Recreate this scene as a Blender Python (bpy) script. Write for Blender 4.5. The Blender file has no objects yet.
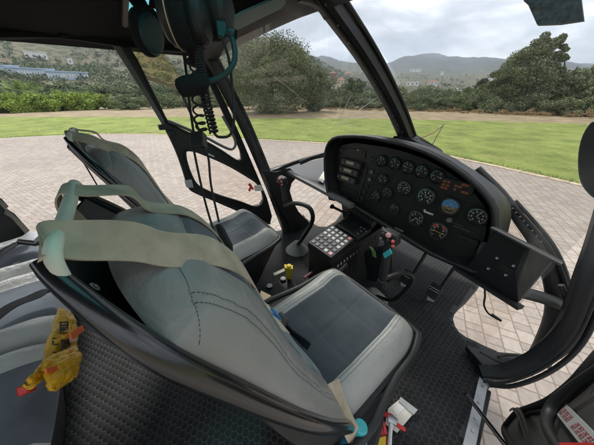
import bpy, math, random
import numpy as np
from mathutils import Vector, Matrix, noise
from mathutils.geometry import tessellate_polygon
random.seed(7); rng = np.random.default_rng(7)
V = Vector; sc = bpy.context.scene
# ------------------------------------------------------------------ camera
YAW, PITCH, FPX = math.radians(53), math.radians(30), 223.0
CAM = V((0, 0, 1.2))
_h = V((-math.sin(YAW), math.cos(YAW), 0)); RT = V((math.cos(YAW), math.sin(YAW), 0))
FW = _h * math.cos(PITCH) - V((0, 0, 1)) * math.sin(PITCH)
UP = _h * math.sin(PITCH) + V((0, 0, 1)) * math.cos(PITCH)
cd = bpy.data.cameras.new('camera'); cam = bpy.data.objects.new('camera', cd); sc.collection.objects.link(cam)
cd.sensor_width = 36; cd.lens = 36 * FPX / 594; cd.clip_start = 0.01; cd.clip_end = 30000
cam.matrix_world = Matrix((( RT.x, UP.x, -FW.x, CAM.x), (RT.y, UP.y, -FW.y, CAM.y), (RT.z, UP.z, -FW.z, CAM.z), (0, 0, 0, 1)))
sc.camera = cam
def at(px, py, x=None, y=None, z=None, t=None, r=None):
    """point of the place lying on the plane x=, y= or z= (metres) in the photograph's direction"""
    d = FW + (px - 297) / FPX * RT + (222.5 - py) / FPX * UP
    if x is not None: t = (x - CAM.x) / d.x
    elif y is not None: t = (y - CAM.y) / d.y
    elif z is not None: t = (z - CAM.z) / d.z
    elif r is not None: t = r / math.hypot(d.x, d.y)
    return CAM + d * t
# ------------------------------------------------------------------ world, sun, exposure
SUN_EL, SUN_ROT = math.radians(52), math.radians(-70)
w = bpy.data.worlds.new('World'); sc.world = w; w.use_nodes = True
nt = w.node_tree; N = nt.nodes; L = nt.links; N.clear()
out = N.new('ShaderNodeOutputWorld'); bg = N.new('ShaderNodeBackground'); bg.inputs[1].default_value = 0.12
sky = N.new('ShaderNodeTexSky'); sky.sky_type = 'NISHITA'; sky.sun_disc = False
sky.sun_elevation = SUN_EL; sky.sun_rotation = SUN_ROT
tc = N.new('ShaderNodeTexCoord'); sep = N.new('ShaderNodeSeparateXYZ'); L.new(tc.outputs['Generated'], sep.inputs[0])
mp = N.new('ShaderNodeMapping'); mp.inputs['Scale'].default_value = (1, 1, 3.2); L.new(tc.outputs['Generated'], mp.inputs[0])
nz = N.new('ShaderNodeTexNoise'); nz.inputs['Scale'].default_value = 2.8; nz.inputs['Detail'].default_value = 9; nz.inputs['Roughness'].default_value = .58
nz.inputs['Distortion'].default_value = .5
L.new(mp.outputs[0], nz.inputs['Vector'])
cr = N.new('ShaderNodeValToRGB'); e = cr.color_ramp.elements
e[0].position = .36; e[0].color = (2.0, 2.02, 2.15, 1); e[1].position = .62; e[1].color = (7.5, 7.4, 7.4, 1)
m_ = cr.color_ramp.elements.new(.50); m_.color = (4.0, 4.0, 4.15, 1)
L.new(nz.outputs['Fac'], cr.inputs[0])
mix = N.new('ShaderNodeMixRGB'); mix.inputs[0].default_value = .93
L.new(sky.outputs[0], mix.inputs[1]); L.new(cr.outputs[0], mix.inputs[2]); L.new(mix.outputs[0], bg.inputs[0]); L.new(bg.outputs[0], out.inputs[0])
sd = bpy.data.lights.new('sun', 'SUN'); sd.energy = 1.5; sd.angle = math.radians(11); sd.color = (1, .96, .9)
so = bpy.data.objects.new('sun', sd); sc.collection.objects.link(so)
# direction the sun stands in: left of and behind the cabin
SD = V((math.cos(SUN_EL) * math.sin(SUN_ROT), math.cos(SUN_EL) * math.cos(SUN_ROT), math.sin(SUN_EL)))
so.rotation_euler = SD.to_track_quat('Z', 'Y').to_euler()
sc.view_settings.view_transform = 'Standard'; sc.view_settings.look = 'None'; sc.view_settings.gamma = 1
sc.view_settings.use_curve_mapping = False; sc.view_settings.exposure = 1.38
sc.cycles.max_bounces = 10; sc.cycles.transparent_max_bounces = 24; sc.cycles.volume_bounces = 1
# ------------------------------------------------------------------ materials
def newmat(name, col=(.5, .5, .5), rough=.5, metal=0, spec=.5, bump=None, var=None, coat=0, sheen=0, emis=None, bump2=None):
    """bump=(scale,strength,kind), var=(scale,amount) noise variation of the base colour"""
    m = bpy.data.materials.new(name); m.use_nodes = True; n = m.node_tree.nodes; l = m.node_tree.links
    b = n['Principled BSDF']; b.inputs['Base Color'].default_value = (*col, 1); b.inputs['Roughness'].default_value = rough
    b.inputs['Metallic'].default_value = metal; b.inputs['Specular IOR Level'].default_value = spec
    b.inputs['Coat Weight'].default_value = coat; b.inputs['Sheen Weight'].default_value = sheen
    tcn = n.new('ShaderNodeTexCoord')
    if var:
        t = n.new('ShaderNodeTexNoise'); t.inputs['Scale'].default_value = var[0]; t.inputs['Detail'].default_value = 6
        l.new(tcn.outputs['Object'], t.inputs['Vector'])
        r = n.new('ShaderNodeValToRGB'); a = var[1]
        r.color_ramp.elements[0].position = .3; r.color_ramp.elements[0].color = (*[c * (1 - a) for c in col], 1)
        r.color_ramp.elements[1].position = .7; r.color_ramp.elements[1].color = (*[min(1, c * (1 + a)) for c in col], 1)
        l.new(t.outputs['Fac'], r.inputs[0]); l.new(r.outputs[0], b.inputs['Base Color'])
        rr = n.new('ShaderNodeMapRange'); rr.inputs[3].default_value = max(0, rough - .1); rr.inputs[4].default_value = min(1, rough + .12)
        l.new(t.outputs['Fac'], rr.inputs[0]); l.new(rr.outputs[0], b.inputs['Roughness'])
    if bump:
        if bump[2] == 'voronoi':
            t = n.new('ShaderNodeTexVoronoi'); t.feature = 'DISTANCE_TO_EDGE'; o = t.outputs['Distance']
        elif bump[2] == 'wave':
            t = n.new('ShaderNodeTexWave'); t.inputs['Distortion'].default_value = .5; t.bands_direction = 'DIAGONAL'; o = t.outputs['Fac']
        else:
            t = n.new('ShaderNodeTexNoise'); t.inputs['Detail'].default_value = 5; o = t.outputs['Fac']
        t.inputs['Scale'].default_value = bump[0]; l.new(tcn.outputs['Object'], t.inputs['Vector'])
        bp = n.new('ShaderNodeBump'); bp.inputs['Strength'].default_value = bump[1]; bp.inputs['Distance'].default_value = .002 if len(bump) < 4 else bump[3]
        l.new(o, bp.inputs['Height']); l.new(bp.outputs[0], b.inputs['Normal'])
        if bump2:
            t2 = n.new('ShaderNodeTexNoise'); t2.inputs['Scale'].default_value = bump2[0]; t2.inputs['Detail'].default_value = 4; t2.inputs['Distortion'].default_value = 2.2
            l.new(tcn.outputs['Object'], t2.inputs['Vector']); b2 = n.new('ShaderNodeBump'); b2.inputs['Strength'].default_value = bump2[1]; b2.inputs['Distance'].default_value = bump2[2]
            l.new(t2.outputs['Fac'], b2.inputs['Height']); l.new(b2.outputs[0], bp.inputs['Normal'])
    if emis:
        b.inputs['Emission Color'].default_value = (*emis[0], 1); b.inputs['Emission Strength'].default_value = emis[1]
    return m
def glassmat(name, tint, refl=.5, rough=.02, dust=0.0):
    m = bpy.data.materials.new(name); m.use_nodes = True; n = m.node_tree.nodes; l = m.node_tree.links; n.clear()
    o = n.new('ShaderNodeOutputMaterial'); t = n.new('ShaderNodeBsdfTransparent'); t.inputs[0].default_value = (*tint, 1)
    g = n.new('ShaderNodeBsdfGlossy'); g.inputs['Roughness'].default_value = rough
    f = n.new('ShaderNodeFresnel'); f.inputs[0].default_value = 1.45
    mu = n.new('ShaderNodeMath'); mu.operation = 'MULTIPLY'; mu.inputs[1].default_value = refl
    x = n.new('ShaderNodeMixShader'); l.new(f.outputs[0], mu.inputs[0]); l.new(mu.outputs[0], x.inputs[0]); l.new(t.outputs[0], x.inputs[1]); l.new(g.outputs[0], x.inputs[2])
    last = x
    if dust:
        d = n.new('ShaderNodeBsdfDiffuse'); d.inputs[0].default_value = (.7, .7, .66, 1)
        tn = n.new('ShaderNodeTexNoise'); tn.inputs['Scale'].default_value = 5; tn.inputs['Detail'].default_value = 8
        c = n.new('ShaderNodeTexCoord'); l.new(c.outputs['Object'], tn.inputs['Vector'])
        mr = n.new('ShaderNodeMapRange'); mr.inputs[1].default_value = .35; mr.inputs[2].default_value = .75; mr.inputs[4].default_value = dust
        l.new(tn.outputs['Fac'], mr.inputs[0])
        y = n.new('ShaderNodeMixShader'); l.new(mr.outputs[0], y.inputs[0]); l.new(x.outputs[0], y.inputs[1]); l.new(d.outputs[0], y.inputs[2]); last = y
    l.new(last.outputs[0], o.inputs[0]); return m
M = {}
M['black_paint'] = newmat('black_paint', (.016, .017, .017), .42, spec=.5, bump=(300, .15, 'noise'), var=(3, .3))
M['black_gloss'] = newmat('black_gloss', (.010, .011, .012), .22, spec=.6, bump=(60, .05, 'noise'), coat=.3)
M['roof_lining'] = newmat('roof_lining', (.006, .007, .007), .9, spec=.12, bump=(300, .3, 'noise'))
M['black_plastic'] = newmat('black_plastic', (.014, .015, .016), .5, bump=(500, .25, 'noise'), var=(6, .25))
M['pod_paint'] = newmat('pod_paint', (.013, .014, .0135), .42, bump=(400, .2, 'noise'), var=(4, .3))
M['dark_grey'] = newmat('dark_grey', (.045, .045, .044), .5, bump=(200, .2, 'noise'), var=(5, .25))
M['mid_grey'] = newmat('mid_grey', (.13, .13, .125), .5, bump=(200, .2, 'noise'), var=(5, .2))
M['foam'] = newmat('foam', (.014, .016, .018), .95, spec=.2, bump=(500, .6, 'noise'))
M['rubber'] = newmat('rubber', (.016, .016, .016), .7, bump=(300, .3, 'noise'), var=(5, .3))
M['leather'] = newmat('leather', (.235, .236, .216), .36, spec=.5, bump=(520, .22, 'voronoi', .001), var=(7, .08), bump2=(15, .45, .006))
M['leather_pale'] = newmat('leather_pale', (.35, .352, .325), .42, bump=(420, .35, 'voronoi', .0012), var=(7, .08), bump2=(15, .45, .006))
M['leather_silver'] = newmat('leather_silver', (.55, .56, .54), .36, spec=.5, bump=(420, .35, 'voronoi', .0012), var=(9, .15), bump2=(24, .7, .008))
M['suede_rear'] = newmat('suede_rear', (.12, .145, .17), .95, spec=.15, sheen=.4, bump=(700, .4, 'noise'), var=(9, .28))
M['suede'] = newmat('suede', (.062, .074, .083), .95, spec=.15, sheen=.35, bump=(700, .4, 'noise'), var=(11, .2), bump2=(9, .3, .005))
M['thread'] = newmat('thread', (.045, .05, .05), .8)
M['belt'] = newmat('belt', (.50, .42, .31), .85, spec=.2, bump=(1100, .9, 'noise', .0015), var=(30, .2))
M['belt_dark'] = newmat('belt_dark', (.05, .052, .055), .85, spec=.2, bump=(900, .5, 'wave', .001), var=(14, .15))
M['cream'] = newmat('cream', (.56, .57, .46), .55, var=(9, .15), bump=(60, .2, 'noise'))
M['mat_rubber'] = newmat('mat_rubber', (.013, .014, .015), .6, spec=.25, bump=(250, .3, 'noise'), var=(7, .6))
M['steel'] = newmat('steel', (.55, .56, .56), .38, metal=.9, bump=(80, .15, 'noise'), var=(12, .15))
M['alu'] = newmat('alu', (.50, .52, .53), .5, metal=.4, bump=(120, .2, 'noise'), var=(12, .15))
M['white'] = newmat('white', (.75, .75, .72), .5)
M['dialface'] = newmat('dialface', (.012, .012, .013), .6)
M['bezel'] = newmat('bezel', (.02, .02, .021), .4)
M['tick'] = newmat('tick', (.62, .62, .58), .6)
M['green'] = newmat('green', (.05, .35, .12), .6)
M['red'] = newmat('red', (.62, .04, .035), .45)
M['pinkred'] = newmat('pinkred', (.75, .12, .13), .45)
M['pink'] = newmat('pink', (.72, .35, .36), .5)
M['yellow'] = newmat('yellow', (.75, .55, .04), .45, var=(9, .1))
M['vest'] = newmat('vest', (.74, .48, .03), .42, bump=(28, .9, 'noise', .006), var=(9, .12))
M['orange'] = newmat('orange', (.85, .16, .04), .6)
M['amber'] = newmat('amber', (.09, .035, .018), .5, emis=((.9, .3, .12), .015))
M['lcd'] = newmat('lcd', (.10, .11, .07), .4, emis=((.4, .42, .3), .05))
M['sky_blue'] = newmat('sky_blue', (.08, .26, .50), .5)
M['earth'] = newmat('earth', (.16, .12, .07), .6)
M['teal'] = newmat('teal', (.05, .42, .45), .4)
M['blue'] = newmat('blue', (.03, .14, .35), .3)
M['bottle'] = newmat('bottle', (.05, .30, .50), .12, coat=.6, var=(20, .3))
M['paper'] = newmat('paper', (.70, .68, .60), .8, var=(20, .08))
M['tan'] = newmat('tan', (.55, .42, .28), .8)
M['screen'] = newmat('screen', (.012, .014, .016), .12, spec=.6)
M['key_white'] = newmat('key_white', (.55, .54, .52), .5)
M['key_grey'] = newmat('key_grey', (.14, .145, .15), .5)
M['boot'] = newmat('boot', (.30, .30, .265), .7, var=(10, .1))
M['placard'] = newmat('placard', (.42, .43, .42), .45, metal=.2, var=(20, .1))
M['dred'] = newmat('dred', (.30, .10, .11), .6)
M['stucco'] = newmat('stucco', (.72, .70, .66), .85, var=(.6, .06))
M['stucco_tan'] = newmat('stucco_tan', (.58, .47, .33), .85, var=(.6, .08))
M['stucco_blue'] = newmat('stucco_blue', (.40, .50, .60), .8, var=(.6, .06))
M['winglass'] = newmat('winglass', (.06, .09, .12), .15, spec=.7)
M['roof_tile'] = newmat('roof_tile', (.30, .15, .10), .8, var=(2, .2))
M['bark'] = newmat('bark', (.11, .085, .06), .9, bump=(12, .6, 'noise', .03), var=(4, .3))
M['windshield_glass'] = glassmat('windshield_glass', (.84, .84, .83), .10, .03, .15)
M['chin_glass'] = glassmat('chin_glass', (.95, .92, .88), .12, .04, .05)
M['door_glass'] = glassmat('door_glass', (.93, .94, .93), .15)
M['amber_film'] = glassmat('amber_film', (.93, .86, .68), .1, dust=.30)
M['skylight_glass'] = glassmat('skylight_glass', (.26, .72, .70), .06)
def leafmat(name, c0, c1):
    m = bpy.data.materials.new(name); m.use_nodes = True; n = m.node_tree.nodes; l = m.node_tree.links; b = n['Principled BSDF']
    g = n.new('ShaderNodeNewGeometry'); r = n.new('ShaderNodeValToRGB'); r.color_ramp.elements[0].color = (*c0, 1); r.color_ramp.elements[1].color = (*c1, 1)
    t = n.new('ShaderNodeTexNoise'); t.inputs['Scale'].default_value = .55; c = n.new('ShaderNodeTexCoord'); l.new(c.outputs['Object'], t.inputs['Vector'])
    a = n.new('ShaderNodeMath'); a.operation = 'MULTIPLY_ADD'; a.inputs[1].default_value = .55; l.new(g.outputs['Random Per Island'], a.inputs[0])
    mm = n.new('ShaderNodeMath'); mm.operation = 'MULTIPLY_ADD'; mm.inputs[1].default_value = 1.5; mm.inputs[2].default_value = -.5; l.new(t.outputs['Fac'], mm.inputs[0]); l.new(mm.outputs[0], a.inputs[2])
    l.new(a.outputs[0], r.inputs[0]); l.new(r.outputs[0], b.inputs['Base Color']); b.inputs['Roughness'].default_value = .65; b.inputs['Specular IOR Level'].default_value = .3
    return m
M['leaf_olive'] = leafmat('leaf_olive', (.065, .095, .038), (.20, .245, .105))
M['leaf_grey'] = leafmat('leaf_grey', (.09, .115, .06), (.27, .30, .155))
M['leaf_bright'] = leafmat('leaf_bright', (.12, .20, .03), (.40, .50, .10))
M['leaf_palm'] = leafmat('leaf_palm', (.10, .16, .03), (.32, .40, .10))
M['leaf_dark'] = leafmat('leaf_dark', (.05, .072, .032), (.15, .18, .08))
M['leaf_dry'] = leafmat('leaf_dry', (.22, .15, .07), (.42, .30, .15))
# ------------------------------------------------------------------ mesh builder
class MB:
    def __init__(s): s.v = []; s.f = []; s.m = []
    def add(s, vs, fs, mi=0):
        o = len(s.v); s.v += [V(p) for p in vs]; s.f += [tuple(i + o for i in f) for f in fs]; s.m += [mi] * len(fs); return s
    def box(s, c, size, rot=None, mi=0):
        hx, hy, hz = [a / 2 for a in size]; c = V(c)
        P = [V((x, y, z)) for x in (-hx, hx) for y in (-hy, hy) for z in (-hz, hz)]
        if rot is not None: P = [rot @ p for p in P]
        return s.add([c + p for p in P], [(0, 1, 3, 2), (4, 6, 7, 5), (0, 4, 5, 1), (2, 3, 7, 6), (0, 2, 6, 4), (1, 5, 7, 3)], mi)
    def slab(s, pts, n, mi=0, holes=()):
        """polygon (world points) given thickness along vector n"""
        n = V(n); loops = [[V(p) for p in pts]] + [[V(p) for p in h] for h in holes]
        flat = [p for lp in loops for p in lp]; k = len(flat)
        tris = tessellate_polygon(loops)
        # orient by normal
        a, b, c = [flat[i] for i in tris[0]]; flip = (b - a).cross(c - a).dot(n) < 0
        fs = []
        for t in tris:
            t = tuple(reversed(t)) if flip else tuple(t)
            fs.append(tuple(i + k for i in t)); fs.append(tuple(reversed(t)))
        o = 0
        for lp in loops:
            q = len(lp)
            for i in range(q): fs.append((o + i, o + (i + 1) % q, o + (i + 1) % q + k, o + i + k))
            o += q
        return s.add(flat + [p + n for p in flat], fs, mi)
    def hull8(s, bottom, top, mi=0):
        q = len(bottom)
        fs = [tuple(range(q))[::-1], tuple(range(q, 2 * q))] + [(i, (i + 1) % q, (i + 1) % q + q, i + q) for i in range(q)]
        return s.add(list(bottom) + list(top), fs, mi)
    def tube(s, path, r, n=10, mi=0, closed=False, flat=1.0, up=None, smooth=0, cap=True):
        """round or flattened (flat = second radius / first) tube along path"""
        P = [V(p) for p in path]
        R = list(r) if isinstance(r, (list, tuple)) else [r] * len(P)
        if smooth: P, R = resample(P, R, smooth, closed)
        k = len(P); rings = []; prev = None
        for i in range(k):
            a = P[(i - 1) % k] if (closed or i > 0) else P[0]; b = P[(i + 1) % k] if (closed or i < k - 1) else P[-1]
            T = (b - a).normalized()
            if up is not None: X = V(up) - T * V(up).dot(T)
            elif prev is None: X = T.orthogonal()
            else: X = prev - T * prev.dot(T)
            if X.length < 1e-6: X = T.orthogonal()
            X.normalize(); prev = X; Y = T.cross(X)
            rings.append([P[i] + X * (R[i] * math.cos(2 * math.pi * j / n)) + Y * (R[i] * flat * math.sin(2 * math.pi * j / n)) for j in range(n)])
        vs = [p for g in rings for p in g]; fs = []
        for i in range(k if closed else k - 1):
            i2 = (i + 1) % k
            for j in range(n): fs.append((i * n + j, i * n + (j + 1) % n, i2 * n + (j + 1) % n, i2 * n + j))
        if not closed and cap: fs += [tuple(range(n))[::-1], tuple((k - 1) * n + j for j in range(n))]
        return s.add(vs, fs, mi)
    def beam(s, path, w, h, up, mi=0, smooth=0):
        """rectangular section beam: w across, h along up"""
        P = [V(p) for p in path]
        if smooth: P, _ = resample(P, [1] * len(P), smooth, False)
        k = len(P); vs = []; fs = []
        W = w if isinstance(w, (list, tuple)) else [w] * k
        if len(W) != k: W = [float(np.interp(i / (k - 1) * (len(w) - 1), range(len(w)), w)) for i in range(k)] if isinstance(w, (list, tuple)) else W
        for i in range(k):
            T = (P[min(i + 1, k - 1)] - P[max(i - 1, 0)]).normalized(); Y = (V(up) - T * V(up).dot(T)).normalized(); X = T.cross(Y)
            c = .28
            for sx, sy in ((-1, -1 + c), (-1, 1 - c), (-1 + c, 1), (1 - c, 1), (1, 1 - c), (1, -1 + c), (1 - c, -1), (-1 + c, -1)):
                vs.append(P[i] + X * (sx * W[i] / 2) + Y * (sy * h / 2))
        n = 8
        for i in range(k - 1):
            for j in range(n): fs.append((i * n + j, i * n + (j + 1) % n, (i + 1) * n + (j + 1) % n, (i + 1) * n + j))
        fs += [tuple(range(n))[::-1], tuple((k - 1) * n + j for j in range(n))]
        return s.add(vs, fs, mi)
    def lathe(s, c, ax, prof, n=24, mi=0, a0=0):
        """prof = [(radius, height along ax, material?)...]"""
        ax = V(ax).normalized(); X = ax.orthogonal().normalized(); Y = ax.cross(X); c = V(c)
        vs = []; k = len(prof)
        for q in prof: vs += [c + ax * q[1] + X * (q[0] * math.cos(2 * math.pi * j / n)) + Y * (q[0] * math.sin(2 * math.pi * j / n)) for j in range(n)]
        for i in range(k - 1):
            m2 = prof[i + 1][2] if len(prof[i + 1]) > 2 else mi
            o = len(s.v)
            s.add(vs[i * n:(i + 2) * n], [(j, (j + 1) % n, n + (j + 1) % n, n + j) for j in range(n)], m2)
        s.add(vs[(k - 1) * n:], [tuple(range(n))], prof[-1][2] if len(prof[-1]) > 2 else mi)
        return s
    def grid(s, fn, nu, nv, mi=0, mfn=None, back=None):
        vs = [fn(i / nu, j / nv) for j in range(nv + 1) for i in range(nu + 1)]
        fs = []; ms = []
        for j in range(nv):
            for i in range(nu):
                fs.append((j * (nu + 1) + i, j * (nu + 1) + i + 1, (j + 1) * (nu + 1) + i + 1, (j + 1) * (nu + 1) + i))
                ms.append(mfn((i + .5) / nu, (j + .5) / nv) if mfn else mi)
        o = len(s.m); s.add(vs, fs, mi); s.m[o:] = ms
        return s
    def ribbon(s, path, w, th, side=None, mi=0, smooth=0, nrm=None):
        P = [V(p) for p in path]; k0 = len(P)
        if smooth: P, _ = resample(P, [1] * len(P), smooth, False)
        k = len(P); vs = []; fs = []
        for i in range(k):
            T = (P[min(i + 1, k - 1)] - P[max(i - 1, 0)]).normalized()
            if isinstance(side, list):
                f = i / (k - 1) * (len(side) - 1); a = min(int(f), len(side) - 2); S = V(side[a]).lerp(V(side[a + 1]), f - a)
            else: S = V(side)
            X = (S - T * S.dot(T)).normalized(); Z = T.cross(X)
            for sx, sz in ((-1, -1), (1, -1), (1, 1), (-1, 1)): vs.append(P[i] + X * sx * w / 2 + Z * sz * th / 2)
        for i in range(k - 1):
            for j in range(4): fs.append((i * 4 + j, i * 4 + (j + 1) % 4, (i + 1) * 4 + (j + 1) % 4, (i + 1) * 4 + j))
        fs += [(3, 2, 1, 0), tuple((k - 1) * 4 + j for j in range(4))]
        return s.add(vs, fs, mi)
    def build(s, name, mats, parent=None, bevel=0, smooth=True, origin=None, label=None, subsurf=0, ang=40):
        if not isinstance(mats, (list, tuple)): mats = [mats]
        lo = V([min(p[i] for p in s.v) for i in range(3)]); hi = V([max(p[i] for p in s.v) for i in range(3)])
        o = V(origin) if origin is not None else V(((lo.x + hi.x) / 2, (lo.y + hi.y) / 2, lo.z))
        me = bpy.data.meshes.new(name); me.from_pydata([tuple(p - o) for p in s.v], [], s.f)
        for m in mats: me.materials.append(M[m] if isinstance(m, str) else m)
        me.polygons.foreach_set('material_index', s.m); me.polygons.foreach_set('use_smooth', [smooth] * len(s.f))
        me.update()
        if smooth: me.set_sharp_from_angle(angle=math.radians(ang))
        ob = bpy.data.objects.new(name, me); sc.collection.objects.link(ob); link(ob, parent, o)
        if bevel:
            b = ob.modifiers.new('bevel', 'BEVEL'); b.width = bevel; b.segments = 2; b.limit_method = 'ANGLE'; b.angle_limit = math.radians(40)
        if subsurf: ss = ob.modifiers.new('sub', 'SUBSURF'); ss.levels = subsurf; ss.render_levels = subsurf
        if label: ob['label'] = label
        return ob
WO = {}
def link(ob, parent, o):
    WO[ob.name] = V(o); ob.parent = parent
    ob.location = V(o) - (WO[parent.name] if parent else V((0, 0, 0)))
def resample(P, R, k, closed):
    n = len(P); o = []; ro = []
    segs = n if closed else n - 1
    for i in range(segs):
        p0 = P[(i - 1) % n] if (closed or i > 0) else P[0] * 2 - P[1]
        p1 = P[i]; p2 = P[(i + 1) % n]; p3 = P[(i + 2) % n] if (closed or i + 2 < n) else P[-1] * 2 - P[-2]
        for j in range(k):
            t = j / k
            o.append(.5 * ((2 * p1) + (p2 - p0) * t + (2 * p0 - 5 * p1 + 4 * p2 - p3) * t * t + (3 * p1 - p0 - 3 * p2 + p3) * t ** 3))
            ro.append(R[i] + (R[(i + 1) % n] - R[i]) * t)
    if not closed: o.append(P[-1]); ro.append(R[-1])
    return o, ro
def rnd_loop(pts, k=5):
    P, _ = resample([V(p) for p in pts], [1] * len(pts), k, True); return P
def empty(name, loc, parent=None):
    o = bpy.data.objects.new(name, None); sc.collection.objects.link(o); o.empty_display_size = .2; link(o, parent, loc); return o
def tag(o, label=None, cat=None, group=None, kind=None):
    if label: o['label'] = label
    if cat: o['category'] = cat
    if group: o['group'] = group
    if kind: o['kind'] = kind
    return o
def copy_tree(o, parent=None, off=V((0, 0, 0)), memo=None):
    c = o.copy(); sc.collection.objects.link(c); c.parent = parent; c.location = o.location + off
    WO[c.name] = WO[o.name] + off
    for ch in list(o.children): copy_tree(ch, c)
    return c
def clerp(x, xs, ys):
    return float(np.interp(x, xs, ys))
# ================================================================== THE SETTING
GZ = -.85
def mapmat(name): 
    m = bpy.data.materials.new(name); m.use_nodes = True; return m, m.node_tree.nodes, m.node_tree.links
def math_(n, l, op, a, b=None, c=None):
    q = n.new('ShaderNodeMath'); q.operation = op
    for i, v in enumerate((a, b, c)):
        if v is None: continue
        if isinstance(v, (int, float)): q.inputs[i].default_value = v
        else: l.new(v, q.inputs[i])
    return q.outputs[0]
# --- paving material: columns of large and small concrete pavers, turned 25 degrees
m, n, l = mapmat('pavers'); M['pavers'] = m; b = n['Principled BSDF']
tcn = n.new('ShaderNodeTexCoord'); mp = n.new('ShaderNodeMapping'); mp.inputs['Rotation'].default_value = (0, 0, math.radians(-25.5))
l.new(tcn.outputs['Object'], mp.inputs[0])
wn = n.new('ShaderNodeTexNoise'); wn.inputs['Scale'].default_value = 9; l.new(mp.outputs[0], wn.inputs['Vector'])
wv = n.new('ShaderNodeVectorMath'); wv.operation = 'MULTIPLY_ADD'; l.new(wn.outputs['Color'], wv.inputs[0]); wv.inputs[1].default_value = (.014, .014, 0); l.new(mp.outputs[0], wv.inputs[2])
sp = n.new('ShaderNodeSeparateXYZ'); l.new(wv.outputs[0], sp.inputs[0])
CW, CL = .145, .245
cu = math_(n, l, 'DIVIDE', sp.outputs[0], CW); col = math_(n, l, 'FLOOR', cu); fu = math_(n, l, 'FRACT', cu)
sh = math_(n, l, 'FRACT', math_(n, l, 'MULTIPLY', col, .5)); 
cv = math_(n, l, 'ADD', math_(n, l, 'DIVIDE', sp.outputs[1], CL), math_(n, l, 'MULTIPLY', col, .37)); row = math_(n, l, 'FLOOR', cv); fv = math_(n, l, 'FRACT', cv)
du = math_(n, l, 'MULTIPLY', math_(n, l, 'MINIMUM', fu, math_(n, l, 'SUBTRACT', 1, fu)), CW)
dv1 = math_(n, l, 'MINIMUM', fv, math_(n, l, 'SUBTRACT', 1, fv)); dv2 = math_(n, l, 'ABSOLUTE', math_(n, l, 'SUBTRACT', fv, .63))
dv = math_(n, l, 'MULTIPLY', math_(n, l, 'MINIMUM', dv1, dv2), CL)
dd = math_(n, l, 'MINIMUM', du, dv)
half = math_(n, l, 'GREATER_THAN', fv, .63)
cmb = n.new('ShaderNodeCombineXYZ'); l.new(col, cmb.inputs[0]); l.new(row, cmb.inputs[1]); l.new(half, cmb.inputs[2])
wnz = n.new('ShaderNodeTexWhiteNoise'); l.new(cmb.outputs[0], wnz.inputs['Vector'])
big = n.new('ShaderNodeTexNoise'); big.inputs['Scale'].default_value = .35; big.inputs['Detail'].default_value = 5; l.new(tcn.outputs['Object'], big.inputs['Vector'])
fin = n.new('ShaderNodeTexNoise'); fin.inputs['Scale'].default_value = 28; fin.inputs['Detail'].default_value = 8; l.new(tcn.outputs['Object'], fin.inputs['Vector'])
v1 = math_(n, l, 'MULTIPLY_ADD', wnz.outputs['Value'], .19, math_(n, l, 'MULTIPLY', big.outputs['Fac'], .5))
v1 = math_(n, l, 'MULTIPLY_ADD', fin.outputs['Fac'], .35, v1)
rp = n.new('ShaderNodeValToRGB'); el = rp.color_ramp.elements; el[0].position = .3; el[0].color = (.235, .20, .17, 1); el[1].position = .86; el[1].color = (.49, .435, .37, 1)
q = el.new(.55); q.color = (.365, .315, .27, 1)
l.new(v1, rp.inputs[0])
jm = n.new('ShaderNodeMapRange'); jm.inputs[1].default_value = .002; jm.inputs[2].default_value = .008; l.new(dd, jm.inputs[0])
jx = n.new('ShaderNodeMixRGB'); jx.inputs[1].default_value = (.20, .155, .11, 1); l.new(jm.outputs[0], jx.inputs[0]); l.new(rp.outputs[0], jx.inputs[2])
l.new(jx.outputs[0], b.inputs['Base Color']); b.inputs['Roughness'].default_value = .85
bh = math_(n, l, 'MULTIPLY_ADD', fin.outputs['Fac'], .35, jm.outputs[0])
bp = n.new('ShaderNodeBump'); bp.inputs['Strength'].default_value = .6; bp.inputs['Distance'].default_value = .006; l.new(bh, bp.inputs['Height']); l.new(bp.outputs[0], b.inputs['Normal'])
# border pavers and lawn
M['kerb_pavers'] = newmat('kerb_pavers', (.52, .41, .29), .85, bump=(14, .6, 'noise', .01), var=(6, .3))
m, n, l = mapmat('lawn'); M['lawn'] = m; b = n['Principled BSDF']; tcn = n.new('ShaderNodeTexCoord')
def noisen(sc_, det=6, src=None, rough=.6):
    t = n.new('ShaderNodeTexNoise'); t.inputs['Scale'].default_value = sc_; t.inputs['Detail'].default_value = det; t.inputs['Roughness'].default_value = rough
    l.new(src or tcn.outputs['Object'], t.inputs['Vector']); return t.outputs['Fac']
# distance from the middle of the paving; the rim of the lawn is dry straw
vl = n.new('ShaderNodeVectorMath'); vl.operation = 'LENGTH'
mp = n.new('ShaderNodeMapping'); mp.inputs['Location'].default_value = (2, 1, 0); l.new(tcn.outputs['Object'], mp.inputs[0]); l.new(mp.outputs[0], vl.inputs[0])
g1 = math_(n, l, 'MULTIPLY_ADD', noisen(.25), 9, vl.outputs['Value'])
dry = n.new('ShaderNodeMapRange'); dry.inputs[1].default_value = .56; dry.inputs[2].default_value = .78; dry.inputs[4].default_value = .75; l.new(noisen(.35, 9, None, .7), dry.inputs[0])
gr = n.new('ShaderNodeValToRGB'); el = gr.color_ramp.elements; el[0].position = .3; el[0].color = (.105, .15, .032, 1); el[0].position = .38; el[1].position = .62; el[1].color = (.33, .385, .10, 1)
gm = math_(n, l, 'MULTIPLY_ADD', noisen(.8, 10, None, .75), .6, math_(n, l, 'MULTIPLY', noisen(9, 9, None, .8), .4)); l.new(gm, gr.inputs[0])
dr = n.new('ShaderNodeValToRGB'); el = dr.color_ramp.elements; el[0].position = .3; el[0].color = (.26, .19, .09, 1); el[1].position = .7; el[1].color = (.42, .32, .19, 1); l.new(noisen(1.2, 8), dr.inputs[0])
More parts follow.
